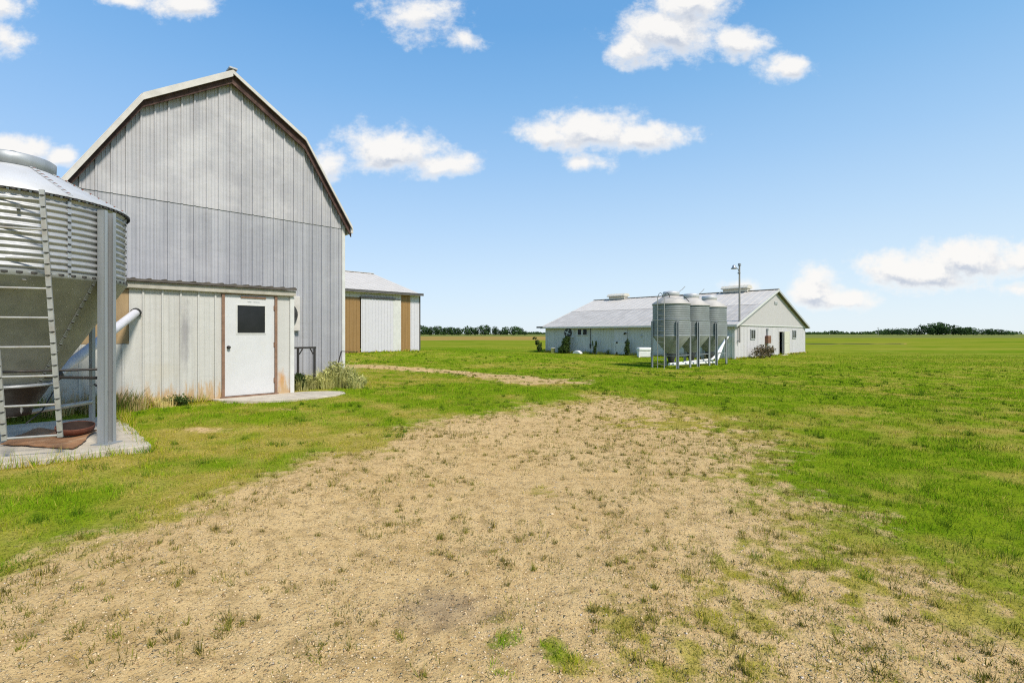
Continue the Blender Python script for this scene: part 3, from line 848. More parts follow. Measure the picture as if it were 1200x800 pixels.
def bolt_strip(mb, pts, nrm, wd, th, bolt=.018, mis=(0, 1)):
    """one connected strip along pts with a raised bolt head half way along every segment"""
    loops = []; mats_ = []
    for i in range(len(pts) - 1):
        a, b_ = Vector(pts[i]), Vector(pts[i + 1]); L = (b_ - a).length
        f0 = .5 - bolt / L / 2; f1 = .5 + bolt / L / 2
        for f, w_, t_, m_ in ((0, wd, th, 0), (f0 - .001, wd, th, 0), (f0, bolt, th + .008, 1), (f1, bolt, th + .008, 0), (f1 + .001, wd, th, 0)):
            loops.append((a.lerp(b_, f), w_, t_)); mats_.append(m_)
    loops.append((Vector(pts[-1]), wd, th)); mats_.append(0)
    vs = []; d = (Vector(pts[-1]) - Vector(pts[0])).normalized()
    for p, w_, t_ in loops:
        n_ = Vector(nrm(p)) if callable(nrm) else Vector(nrm); n_.normalize(); s_ = d.cross(n_).normalized()
        vs += [p - s_ * w_ / 2, p + s_ * w_ / 2, p + s_ * w_ / 2 + n_ * t_, p - s_ * w_ / 2 + n_ * t_]
    base = len(mb.v); mb.v += [tuple(v) for v in vs]
    for i in range(len(loops) - 1):
        for k in range(4):
            mb.f.append([base + i * 4 + k, base + i * 4 + (k + 1) % 4, base + i * 4 + 4 + (k + 1) % 4, base + i * 4 + 4 + k]); mb.m.append(mis[mats_[i]]); mb.s.append(False)
    mb.f.append([base, base + 1, base + 2, base + 3]); mb.m.append(mis[0]); mb.s.append(False)
    e_ = base + (len(loops) - 1) * 4
    mb.f.append([e_, e_ + 1, e_ + 2, e_ + 3]); mb.m.append(mis[0]); mb.s.append(False)
    return mb
BX, BY = -6.03, 5.93
RB = 1.07
fbin = empty('feed_bin', (BX, BY, SLAB_Z), 0, 'big galvanised hopper bottom feed bin on the slab beside the gambrel barn', 'feed bin')
zc0, zc1 = 1.96, 2.875
prof_ = []
pitch = .072; N = int((zc1 - zc0) / pitch * 8)
for i in range(N + 1):
    z = zc0 + (zc1 - zc0) * i / N
    prof_.append((RB + .011 * math.sin((z - zc0) / pitch * 2 * math.pi), z))
sh = MB(); sh.lathe(prof_, 96)
shell = sh.build('shell', M['galv'], fbin)
for a in (-64, -20, 30, 75, 120, 165, 210, 255):
    c, s_ = math.cos(R(a)), math.sin(R(a)); rr_ = RB + .008
    bolt_strip(MB(), [(c * rr_, s_ * rr_, zc0 + (zc1 - zc0) * k / 11) for k in range(12)], (c, s_, 0), .035, .005).build('seam', [M['galv'], M['bolt']], shell)
wav = []
for k in range(240):
    a = 2 * math.pi * k / 240; q = RB + .012 + .010 * (1 if k % 4 < 1 else 0)
    wav.append((math.cos(a) * q, math.sin(a) * q))
rim = MB(); nw = len(wav)
rim.add([(x_, y_, zc0 + .008) for x_, y_ in wav] + [(x_, y_, zc0 + .032) for x_, y_ in wav], [(i, (i + 1) % nw, nw + (i + 1) % nw, nw + i) for i in range(nw)])
for i in range(nw): rim.m[i] = 1 if i % 4 == 3 or i % 4 == 0 else 0
rim.build('lower_rim', [M['galv'], M['bolt']], shell)
rfp = MB(); rfp.lathe([(RB + .045, zc1 - .012), (RB + .045, zc1 + .006), (.37, 3.29), (.36, 3.30)], 96)
roof = rfp.build('roof', M['galv_roof'], fbin)
wav = []
for k in range(320):
    a = 2 * math.pi * k / 320; q = RB + .022 + .026 * (1 if k % 4 in (0, 1) else 0)
    wav.append((math.cos(a) * q, math.sin(a) * q))
rim = MB(); nw = len(wav)
rim.add([(x_, y_, zc1 - .034) for x_, y_ in wav] + [(x_, y_, zc1 - .010) for x_, y_ in wav], [(i, (i + 1) % nw, nw + (i + 1) % nw, nw + i) for i in range(nw)])
for i in range(nw): rim.m[i] = 1 if i % 4 in (0, 3, 1) else 0
rim.build('scalloped_rim', [M['galv'], M['bolt']], roof)
for a in (-64, -20, 25, 70, 115, 160, 205, 250):
    c, s_ = math.cos(R(a)), math.sin(R(a))
    A_ = Vector((c * (RB + .03), s_ * (RB + .03), zc1 + .012)); B_ = Vector((c * .38, s_ * .38, 3.29))
    n_ = Vector((c * .45, s_ * .45, .8))
    bolt_strip(MB(), [A_.lerp(B_, k / 9) for k in range(10)], n_, .05, .008).build('roof_seam', [M['galv_roof'], M['red_iron']], roof)
ld = MB(); ld.lathe([(.355, 3.28), (.385, 3.30), (.39, 3.42), (.37, 3.435), (.20, 3.462), (.001, 3.475)], 56)
lid = ld.build('lid', M['galv_leg'], fbin)
kn = MB(); kn.tube([(0, 0, 3.46), (0, 0, 3.50), (0, 0, 3.53)], [.03, .022, .03], 10); kn.build('knob', M['galv'], lid)
rr0 = MB()
pts = [(math.cos(R(a)) * (RB + .05), math.sin(R(a)) * (RB + .05), zc1 - .005) for a in range(-110, -51, 4)]
rr0.tube(pts, .016, 8); rr0.build('rusty_rim', M['red_iron'], fbin)
hp = MB(); hp.lathe([(RB + .012, zc0 + .05), (RB + .014, zc0 - .012), (RB, zc0 - .02), (.33, .72), (.31, .70)], 72)
hopper = hp.build('hopper', M['hopper'], fbin)
for a in (-64, -5, 55, 115, 175, 235):
    c, s_ = math.cos(R(a)), math.sin(R(a))
    A_ = Vector((c * (RB + .002), s_ * (RB + .002), zc0 - .02)); B_ = Vector((c * .332, s_ * .332, .72))
    bolt_strip(MB(), [A_.lerp(B_, k / 14) for k in range(15)], (c * .87, s_ * .87, -.5), .04, .004).build('hopper_seam', [M['hopper'], M['bolt']], hopper)
bt = MB(); bt.lathe([(.36, .725), (.37, .70), (.36, .685), (.33, .68), (.17, .40), (.16, .34), (.001, .335)], 40)
boot = bt.build('boot', M['boot'], fbin)
bc = MB(); bc.lathe([(.345, .73), (.385, .72), (.385, .695), (.345, .69)], 40); bc.build('boot_ring', M['galv'], boot)
for a in (-90, 0, 90, 180):
    lg = MB(); bin_leg(lg, RB + .012, R(a), 0, 2.80, *((.17, .075) if a != 90 else (.05, .04)))
    lg.build('leg', M['galv_leg'], fbin)
br = MB(); br.tube([(RB + .04, -.02, .90), (0, -RB - .04, .92)], .014, 8); br.build('brace', M['dark_iron'], fbin)
br = MB(); br.tube([(RB + .02, .02, .79), (.37, .02, .80)], .018, 8); br.build('brace', M['dark_iron'], fbin)
br = MB(); br.tube([(0, RB + .03, .35), (-.02, .1, .345), (0, -RB - .02, .36)], .032, 10); br.build('brace', M['ladder'], fbin)
br = MB(); br.tube([(RB + .04, .03, .62), (.05, RB + .03, .60)], .014, 8); br.build('brace', M['dark_iron'], fbin)
# ladder in front of the bin
tdir = Vector((.86, .38, 0)).normalized()
top = Vector((-5.02 - BX, 5.24 - BY, 2.86)); bot = Vector((-4.95 - BX, 5.38 - BY, .195))
lad = MB(); ladder = None
rails = []
for k in (0, 1):
    r_ = MB(); off = -tdir * (.46 * k)
    outn = tdir.cross(Vector((0, 0, 1)))
    bolt_strip(r_, [(top + off).lerp(bot + off, q / 22) for q in range(23)], outn, .045, .016, .013)
    r_.beam(top + off - outn * .004, bot + off - outn * .004, .043, .012, up=outn)
    rails.append(r_)
ladder = rails[0].build('ladder', [M['ladder'], M['bolt']], fbin)
rails[1].build('rail', [M['ladder'], M['bolt']], ladder)
nr_ = 9
for q in range(nr_):
    f = (q + .35) / (nr_ - .5) if q < nr_ - 1 else .995
    p = top.lerp(bot, min(f, .992))
    g_ = MB(); g_.tube([p, p - tdir * .46], .013, 8); g_.build('rung', M['ladder'], ladder)
for f in (.08, .36):
    mk = MB(); p = top.lerp(bot, f) - tdir * .2
    mk.beam(p, Vector((p.x * .93, p.y * .93, p.z)) if p.xy.length > RB else p + Vector((0, .02, 0)), .03, .006)
    mk.build('ladder_bracket', M['ladder'], ladder)

# feed pipe from the boot into the lean-to wall
pw = L2W(BARN_O, -1.87, -.02)
p0 = Vector((BX + .02, BY + .12, .80)); p1 = Vector((pw[0], pw[1], 1.98))
fp = empty('feed_pipe', (BX, BY, SLAB_Z), 0, 'grey white plastic auger pipe rising from the big bin into the lean-to wall', 'pipe')
def loc(v): return Vector(v) - Vector((BX, BY, SLAB_Z))
dvec = (p1 - p0).normalized()
m_ = MB(); m_.tube([loc(p0), loc(p1)], .068, 20); m_.build('tube', M['pvc'], fp)
m_ = MB(); m_.tube([loc(p1 - dvec * .03), loc(p1 + dvec * .015)], .08, 20); m_.build('end_collar', M['black'], fp)
m_ = MB(); m_.tube([loc(p0 - dvec * .25), loc(p0 + dvec * .28)], [.11, .09], 20); m_.build('sleeve', M['galv'], fp)
m_ = MB(); m_.tube([loc(p0 + dvec * .55) + Vector((0, 0, .09)), loc(p0 + dvec * .5) + Vector((.12, -.05, -.12)), loc(p0 + dvec * .25) + Vector((.16, -.1, -.26)), loc(p0 + dvec * .02) + Vector((.1, -.1, -.3))], .009, 6); m_.build('wire', M['black'], fp)
m_ = MB(); m_.tube([loc(p0 + dvec * .6) - dvec * .02, loc(p0 + dvec * .6) + dvec * .05], .084, 20); m_.build('clamp', M['dark_iron'], fp)

# rusted sheet and pan lying on the slab
def bent_plate():
    m = MB(); c = [Vector((-6.04, 5.80, 0)), Vector((-5.0, 5.60, 0)), Vector((-5.60, 6.62, 0)), Vector((-6.55, 6.80, 0))]
    n = 12; vs = []; top_ = []
    for i in range(n + 1):
        for j in range(n + 1):
            u_, v_ = i / n, j / n
            p = c[0].lerp(c[1], u_).lerp(c[3].lerp(c[2], u_), v_)
            p.z = .012 + .045 * (u_ - .5) ** 2 + .02 * math.sin(u_ * 5 + v_ * 3) * .5 + .02 * max(0, .4 - v_) * u_ + .008 * random.random()
            if i in (0, n) or j in (0, n): p += Vector((random.uniform(-.015, .015), random.uniform(-.015, .015), 0))
            vs.append(p)
    k = len(vs)
    vs = vs + [p - Vector((0, 0, .012)) for p in vs]
    fs = []
    for i in range(n):
        for j in range(n):
            a = i * (n + 1) + j; q = (a, a + n + 1, a + n + 2, a + 1)
            fs.append(q); fs.append(tuple(x + k for x in q[::-1]))
    for i in range(n):
        for (a, b_) in ((i, i + 1), (n * (n + 1) + i, n * (n + 1) + i + 1), (i * (n + 1), (i + 1) * (n + 1)), (i * (n + 1) + n, (i + 1) * (n + 1) + n)):
            fs.append((a, b_, b_ + k, a + k))
    o_ = Vector((-5.8, 6.2, 0))
    m.add([p - o_ for p in vs], fs)
    o = m.build('rusty_sheet', M['rust'])
    o.location = (-5.8, 6.2, SLAB_Z + .004)
    tag(o, 'bent rusty brown steel sheet lying on the concrete slab under the feed bin', 'metal sheet')
bent_plate()
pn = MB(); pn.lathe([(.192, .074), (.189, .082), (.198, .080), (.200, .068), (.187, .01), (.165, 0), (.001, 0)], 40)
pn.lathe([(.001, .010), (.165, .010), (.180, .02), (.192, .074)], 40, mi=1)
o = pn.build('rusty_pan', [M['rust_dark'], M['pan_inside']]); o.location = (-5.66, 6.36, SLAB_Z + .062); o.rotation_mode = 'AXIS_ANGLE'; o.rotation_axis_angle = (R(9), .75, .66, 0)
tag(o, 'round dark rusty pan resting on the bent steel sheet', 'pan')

# ------------------------------------------------------------------ iron things by the barn wall
def barn_xy(a, b_): p = L2W(BARN_O, a, b_); return Vector((p[0], p[1], hgt(*p)))
p = barn_xy(1.18, .55)
st = empty('iron_stand', p, GRID_ROT, 'small black iron stand of two posts and a crossbar beside the lean-to', 'stand')
Hs = .98
for x in (-.01, .37):
    m_ = MB(); m_.span(x - .022, x + .022, -.02, .02, -.05, Hs - .03); m_.build('post', M['dark_iron'], st)
m_ = MB(); m_.span(-.09, .40, -.025, .025, Hs - .03, Hs + .012); m_.build('crossbar', M['dark_iron'], st)
m_ = MB(); m_.beam((.02, 0, Hs - .16), (.09, 0, Hs - .035), .03, .02); m_.build('gusset', M['dark_iron'], st)
m_ = MB(); m_.beam((.34, 0, Hs - .16), (.27, 0, Hs - .035), .03, .02); m_.build('gusset', M['dark_iron'], st)
p = barn_xy(2.1, .75)
rd = empty('leaning_rod', p, GRID_ROT, 'thin bent iron rod leaning above the pale weeds at the barn corner', 'rod')
m_ = MB(); m_.tube([(-.05, 0, -.02), (.08, 0, .4), (.20, 0, .86)], .015, 8); m_.build('shaft', M['dark_iron'], rd)
m_ = MB(); m_.tube([(.20, 0, .86), (.42, .02, .845), (.66, .03, .84)], .010, 8); m_.build('crook', M['dark_iron'], rd)

# ------------------------------------------------------------------ plants
def leaf_quad(vs, fs, c, n, size, asp=1.0):
    n = n.normalized(); a = n.orthogonal().normalized(); ang = random.random() * 6.28
    a = Matrix.Rotation(ang, 3, n) @ a; b_ = n.cross(a)
    k = len(vs)
    vs += [c - a * size * .5 * asp, c - b_ * size * .5, c + a * size * .5 * asp, c + b_ * size * .5]
    fs.append((k, k + 1, k + 2, k + 3))
def leaves_mesh(clumps, count, size, up=.3, asp=.55):
    m = MB(); vs = []; fs = []
    wts = [c[3] * c[4] * c[5] for c in clumps]
    for _ in range(count):
        cx, cy, cz, rx, ry, rz = random.choices(clumps, wts)[0]
        d = Vector((random.gauss(0, 1), random.gauss(0, 1), random.gauss(0, 1))).normalized()
        r = random.random() ** .4
        p = Vector((cx + d.x * rx * r, cy + d.y * ry * r, cz + d.z * rz * r))
        if p.z < .02: p.z = .02 + random.random() * .05
        nn = d + Vector((random.gauss(0, .6), random.gauss(0, .6), random.gauss(0, .6) + up))
        leaf_quad(vs, fs, p, nn, size * random.uniform(.6, 1.4), asp)
    m.add(vs, fs); return m
def tuft_mesh(n, rad, hmin, hmax, wd, lean=.5):
    m = MB(); vs = []; fs = []
    for _ in range(n):
        a = random.random() * 6.28; r = rad * math.sqrt(random.random())
        b0 = Vector((r * math.cos(a), r * math.sin(a), -.01)); h_ = random.uniform(hmin, hmax)
        dr = Vector((math.cos(a) * .6 + random.gauss(0, .5), math.sin(a) * .6 + random.gauss(0, .5), 0)) * lean
        s = Vector((-dr.y, dr.x, 0)); s = (s.normalized() if s.length > .01 else Vector((1, 0, 0))) * wd * .5
        p1_ = b0 + dr * h_ * .35 + Vector((0, 0, h_ * .6)); p2_ = b0 + dr * h_ + Vector((0, 0, h_ * random.uniform(.75, 1)))
        k = len(vs); vs += [b0 - s, b0 + s, p1_ + s * .8, p1_ - s * .8, p2_]
        fs += [(k, k + 1, k + 2, k + 3), (k + 3, k + 2, k + 4)]
    m.add(vs, fs); return m
def shrub(name, loc_, clumps, count, size, mat, label, cat='shrub', group=None, stems=3):
    e = empty(name, loc_, random.random() * 0, label, cat, group)
    leaves_mesh(clumps, count, size).build('foliage', mat, e)
    m = MB()
    for k in range(stems):
        c = clumps[k % len(clumps)]
        m.tube([(c[0] * .2, c[1] * .2, -.05), (c[0] * .6, c[1] * .6, c[2] * .6), (c[0], c[1], c[2] + c[5] * .5)], [.02 * size * 10, .012 * size * 10, .004 * size * 10], 6)
    m.build('stem', M['bark'], e)
    return e
# pale weeds at the barn corner: individual clumps
WEEDS = [(1.18, .42, .18, .42, 'low green weed clump at the foot of the black iron stand'),
         (1.45, .58, .22, .36, 'pale weed clump against the grey wall between the iron stand and the leaning rod'),
         (1.80, .48, .26, .52, 'pale yellow green weed clump around the foot of the leaning rod'),
         (2.16, .42, .32, .70, 'tallest pale seeding weed clump at the barn corner'),
         (2.30, .02, .24, .40, 'pale drooping weed clump in front of the tallest one')]
for i, (a, b_, rad, h_, lab) in enumerate(WEEDS):
    p = barn_xy(a, b_)
    e = empty('weed_clump', p, 0, lab, 'weeds', 'pale weeds along the barn wall')
    cl_ = [(random.uniform(-.6, .6) * rad, random.uniform(-.6, .6) * rad, h_ * random.uniform(.35, .7), rad * .55, rad * .55, h_ * .32) for _ in range(6)]
    leaves_mesh(cl_, 900, .07, .3, .45).build('foliage', M['shrub_leaf'] if i == 0 else M['weed_leaf'], e)
    tuft_mesh(260, rad * .9, h_ * .5, h_ * 1.05, .014, .6).build('stalks', M['weed_leaf'], e)
M['straw'] = leaf_mat('dry_straw', (.78, .56, .26), (.52, .38, .16), .3, 6)
M['tall_grass'] = leaf_mat('uncut_grass', (.20, .23, .05), (.10, .15, .025), .35, 6)
def tuft(loc_, n, rad, h0, h1, w_, mat, lab, cat='grass tuft', group=None):
    o = tuft_mesh(n, rad, h0, h1, w_).build('grass_tuft', mat); o.location = loc_
    tag(o, lab, cat, group); return o
DRY = [(-1.9, -.10, .22, .42, 'dry straw coloured grass tuft at the wall below the feed pipe'), (-1.45, -.12, .20, .30, 'short straw tuft at the wall left of the green weed'),
       (-2.4, -.12, .25, .48, 'tall straw tuft at the wall behind the bin leg'), (-2.95, -.15, .25, .40, 'straw tuft below the board patch of the lean-to')]
for a, b_, rad, h_, lab in DRY: tuft(barn_xy(a, b_), 230, rad, h_ * .4, h_, .008, M['straw'], lab, group='dry tufts along the lean-to')
e = shrub('weed_clump', barn_xy(-1.28, -.22), [(0, 0, .12, .2, .12, .12), (.15, 0, .1, .14, .1, .1), (-.16, .02, .1, .14, .1, .09)], 420, .045, M['shrub_leaf'],
          'low dark leafy weed at the foot of the lean-to wall left of the door', 'weeds')
tuft(Vector((-6.9, 8.5, hgt(-6.9, 8.5))), 320, .35, .2, .5, .012, M['tall_grass'], 'tall green grass tuft behind the slab under the feed bin')
tuft(Vector((-7.6, 7.6, hgt(-7.6, 7.6))), 320, .4, .2, .55, .012, M['tall_grass'], 'tall green grass tuft at the left picture edge behind the slab')

# ------------------------------------------------------------------ machine shed with brown panels
shed = empty('machine_shed', (SHED_O[0], SHED_O[1], SHED_Z), GRID_ROT, 'white machine shed with tan brown panels and a wide sliding door', 'shed')
SW, SD, SH, SR = 15.5, 13.7, 4.0, 2.05
def fsheet(x0, x1, z0, z1, y=0, p=.23): return MB().sheet(ribs(x0, x1, p, minor=False), lambda x, d: ((x, y - d, z0), (x, y - d, z1)))
fsheet(-.79, 0, -.05, SH).build('wall', M['bright_siding'], shed)
fsheet(-1.55, -.79, -.05, SH).build('brown_panel', M['brown_siding'], shed)
fsheet(-1.60, -1.55, -.05, SH).build('wall_strip', M['bright_siding'], shed)
fsheet(-4.62, -1.60, 3.62, SH).build('wall_header', M['bright_siding'], shed)
fsheet(-5.9, -4.62, -.05, 3.62).build('brown_panel', M['brown_siding'], shed)
fsheet(-5.9, -4.62, 3.62, SH).build('wall_header', M['bright_siding'], shed)
fsheet(-SW, -5.9, -.05, SH).build('wall', M['bright_siding'], shed)
sd_ = fsheet(-4.60, -2.22, .03, 3.56, -.09).build('sliding_door', M['bright_siding'], shed)
m_ = MB(); m_.span(-2.22, -1.62, -.10, -.06, .03, 3.56); m_.build('door_trim', M['white_trim'], sd_)
m_ = MB(); m_.span(-4.66, -2.1, -.17, -.03, 3.58, 3.68); m_.build('door_track', M['dark_trim'], shed)
m_ = MB(); m_.span(-.05, .03, -.04, .04, -.05, SH + .02); m_.build('corner_trim', M['dark_trim'], shed)
m_ = MB(); m_.span(-SW, .05, -.42, -.36, SH - .07, SH + .10); m_.build('fascia', M['dark_trim'], shed)
m_ = MB()
for xx in (0, -SW):
    m_.add([(xx, 0, -.05), (xx, SD, -.05), (xx, SD, SH), (xx, SD / 2, SH + SR), (xx, 0, SH)], [(0, 1, 2, 3, 4)])
m_.add([(0, SD, -.05), (-SW, SD, -.05), (-SW, SD, SH), (0, SD, SH)], [(0, 1, 2, 3)])
m_.build('end_wall', M['bright_siding'], shed)
for s in (0, 1):
    m_ = MB(); ya, yb = (-.42, SD / 2) if s == 0 else (SD + .42, SD / 2)
    za = SH - .42 * SR / (SD / 2) + .10; zb = SH + SR + .10
    m_.sheet(ribs(-SW - .2, .06, .46, minor=False), lambda x, d: ((x, ya, za + d), (x, yb, zb + d)))
    m_.add([(-SW - .2, ya, za - .05), (.06, ya, za - .05), (.06, yb, zb - .05), (-SW - .2, yb, zb - .05), (-SW - .2, ya, za), (.06, ya, za), (.06, yb, zb), (-SW - .2, yb, zb)],
           [(0, 1, 2, 3), (0, 1, 5, 4), (1, 2, 6, 5), (0, 3, 7, 4)])
    m_.build('roof', M['roof_white'], shed)
m_ = MB(); m_.span(-7.2, -5.5, SD / 2 - .3, SD / 2 + .3, SH + SR + .06, SH + SR + .32); m_.build('ridge_vent', M['roof_grey'], shed, bevel=.03)
m_ = MB(); m_.beam((-SW - .2, SD / 2, SH + SR + .125), (.06, SD / 2, SH + SR + .125), .3, .03); m_.build('ridge_cap', M['roof_white'], shed)

# ------------------------------------------------------------------ long low barn
lb = empty('long_barn', (LONG_O[0], LONG_O[1], LONG_Z), GRID_ROT, 'long low white livestock barn with a wide gable and metal roof', 'barn')
GW, GL, GH, GR = 17.7, 19.0, 2.62, 3.05
def gsheet(x0, x1, z0, z1): return MB().sheet(ribs(x0, x1, .30, w=.04, h=.022, minor=False), lambda x, d: ((x, -d, z0), (x, -d, z1)))
m_ = MB()
for x0, x1, z0, z1 in ((0, 9.8, .02, GH), (10.85, GW, .02, GH), (9.8, 10.85, 2.1, GH)):
    m_.sheet(ribs(x0, x1, .30, w=.04, h=.022, minor=False), lambda x, d: ((x, -d, z0), (x, -d, z1)))
m_.build('front_wall', M['white_siding'], lb)
m_ = MB(); m_.prism([(0, GH - .03), (GW, GH - .03), (GW, GH), (GW / 2, GH + GR), (0, GH)], -.055, -.03); m_.build('gable_wall', M['gable_board'], lb)
m_ = MB(); m_.span(0, GW, -.07, -.056, GH - .07, GH + .03); m_.build('gable_band', M['white_trim'], lb)
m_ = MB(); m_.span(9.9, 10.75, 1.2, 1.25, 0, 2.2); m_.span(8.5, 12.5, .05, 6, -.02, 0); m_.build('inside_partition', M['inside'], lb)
def wsheet(y0, y1, z0, z1, d0=0): return MB().sheet(ribs(y0, y1, .30, w=.04, h=.018, minor=False), lambda y, d: ((-d - d0, y, z0), (-d - d0, y, z1)))
wsheet(0, GL, -.02, GH).build('side_wall', M['long_wall'], lb)
m_ = MB()
m_.add([(GW, 0, 0), (GW, GL, 0), (GW, GL, GH), (GW, 0, GH)], [(0, 1, 2, 3)])
m_.add([(0, GL, 0), (GW, GL, 0), (GW, GL, GH), (GW / 2, GL, GH + GR), (0, GL, GH)], [(0, 1, 2, 3, 4)])
m_.build('back_wall', M['white_siding'], lb)
for q in ((10.9, GW + .03, .16), (0, 9.8, .06)):
    m_ = MB(); m_.span(q[0], q[1], -.05, -.03, -.1, q[2]); m_.build('foundation', M['concrete'], lb)
# roof slopes
slope = GR / (GW / 2); OV = .40
for s in (-1, 1):
    xe = -OV if s < 0 else GW + OV
    ze = GH - OV * slope + .10; zr = GH + GR + .10; xr = GW / 2
    def pt_(f, y, d): return (xe + (xr - xe) * f, y, ze + (zr - ze) * f + d)
    m_ = MB(); m_.sheet(ribs(-.32, GL + .32, .60, w=.05, h=.018, minor=False), lambda y, d: (pt_(0, y, d), pt_(.56, y, d)))
    m_.build('roof', M['roof_grey'], lb)
    m_ = MB(); m_.sheet(ribs(-.32, GL + .32, .60, w=.05, h=.018, minor=False), lambda y, d: (pt_(.54, y, d + .02), pt_(1, y, d + .02)))
    m_.build('roof', M['roof_white'], lb)
    m_ = MB()
    q = [pt_(0, -.30, -.06), pt_(1, -.30, -.06), pt_(1, GL + .30, -.06), pt_(0, GL + .30, -.06)]
    q2 = [pt_(0, -.30, -.01), pt_(1, -.30, -.01), pt_(1, GL + .30, -.01), pt_(0, GL + .30, -.01)]
    m_.add(q + q2, [(0, 1, 2, 3), (4, 5, 6, 7), (0, 1, 5, 4), (2, 3, 7, 6), (0, 3, 7, 4)]); m_.build('soffit', M['soffit'], lb)
    for y_ in (-.345, GL + .33):
        m_ = MB(); a0 = pt_(0, y_, -.16); a1 = pt_(1, y_, -.16); a2 = pt_(1, y_, .03); a3 = pt_(0, y_, .03)
        m_.add([a0, a1, a2, a3] + [(x, y + .03, z) for x, y, z in (a0, a1, a2, a3)], [(0, 1, 2, 3), (4, 5, 6, 7), (0, 1, 5, 4), (1, 2, 6, 5), (2, 3, 7, 6), (3, 0, 4, 7)])
        m_.build('rake_trim', M['win_frame'] if s > 0 else M['white_trim'], lb)
    m_ = MB(); m_.span(xe - .04, xe, -.31, GL + .31, ze - .14, ze + .02); m_.build('fascia', M['trim'], lb)
m_ = MB(); m_.beam((GW / 2, -.34, GH + GR + .15), (GW / 2, GL + .34, GH + GR + .15), .4, .04); m_.build('ridge_cap', M['roof_white'], lb)
def ridge_vent(y0, y1):
    z = GH + GR + .15
    m = MB(); m.prism([(-.35, -.08), (.35, -.08), (.35, .22), (-.35, .22)], y0 + .1, y1 - .1)
    m.prism([(-.62, .22), (.62, .22), (.62, .30), (.35, .52), (-.35, .52), (-.62, .30)], y0, y1)
    for k in range(int((y1 - y0) / .45)):
        yy = y0 + .3 + k * .45
        m.prism([(-.64, .225), (.64, .225), (.64, .30), (.36, .535), (-.36, .535), (-.64, .30)], yy, yy + .05)
    m.v = [(x + GW / 2, y, zz + z) for x, y, zz in m.v]
    return m.build('ridge_vent', M['cream_vent'], lb)
ridge_vent(2.1, 4.5); ridge_vent(15.0, 17.2)
# front windows, gable vent
def fwin(x0, x1, z0, z1):
    m = MB(); w_ = .07
    m.span(x0, x0 + w_, -.075, -.02, z0, z1); m.span(x1 - w_, x1, -.075, -.02, z0, z1)
    m.span(x0 + w_, x1 - w_, -.075, -.02, z0, z0 + w_); m.span(x0 + w_, x1 - w_, -.075, -.02, z1 - w_, z1)
    xm = (x0 + x1) / 2; m.span(xm - .03, xm + .03, -.07, -.03, z0 + w_, z1 - w_)
    f = m.build('window', M['win_frame'], lb)
    g_ = MB(); g_.span(x0 + w_, x1 - w_, -.052, -.042, z0 + w_, z1 - w_); g_.build('pane', M['glass'], f)
fwin(3.05, 4.05, 1.48, 2.28); fwin(13.55, 14.6, 1.48, 2.28)
m_ = MB()
m_.span(8.45, 9.2, -.10, -.056, 4.48, 4.72)
for k in range(3): m_.span(8.48, 9.17, -.115, -.101, 4.52 + k * .06, 4.55 + k * .06)
m_.build('gable_vent', M['win_frame'], lb)
# open cream door
m_ = MB(); m_.span(10.87, 12.35, -.15, -.09, .05, 2.14)
dr_ = m_.build('door', M['cream_door'], lb)
m_ = MB(); m_.span(10.95, 12.27, -.165, -.151, 1.06, 1.14); m_.span(10.95, 11.05, -.165, -.151, .1, 1.05); m_.span(12.17, 12.27, -.165, -.151, .1, 1.05); m_.span(10.95, 11.05, -.165, -.151, 1.15, 2.06); m_.span(12.17, 12.27, -.165, -.151, 1.15, 2.06)
m_.build('door_batten', M['cream_door'], dr_)
m_ = MB(); m_.span(9.74, 9.8, -.06, .05, .02, 2.16); m_.span(10.85, 10.9, -.06, .05, .02, 2.16); m_.span(9.8, 10.85, -.06, .05, 2.1, 2.16); m_.build('door_frame', M['trim'], lb)
m_ = MB(); m_.span(9.6, 10.9, -.45, -.06, -.02, .05); m_.build('door_step', M['concrete'], lb)
# rusty electric box and its conduit
m_ = MB(); m_.span(6.35, 7.1, -.26, -.03, 1.12, 1.76); eb = m_.build('electric_box', M['rust_box'], lb, bevel=.02); eb['label'] = 'rusty brown electric box on the gable wall'
m_ = MB(); m_.tube([(6.72, -.1, 1.76), (6.72, -.1, 2.25)], .06, 10); m_.build('conduit', M['win_frame'], eb)
m_ = MB(); m_.tube([(6.55, -.1, 0), (6.55, -.1, 1.12)], .05, 10); m_.build('conduit', M['win_frame'], eb)
m_ = MB(); m_.tube([(6.72, -.12, 2.25), (6.72, -.12, 2.36)], .10, 12); m_.build('meter', M['win_frame'], eb)
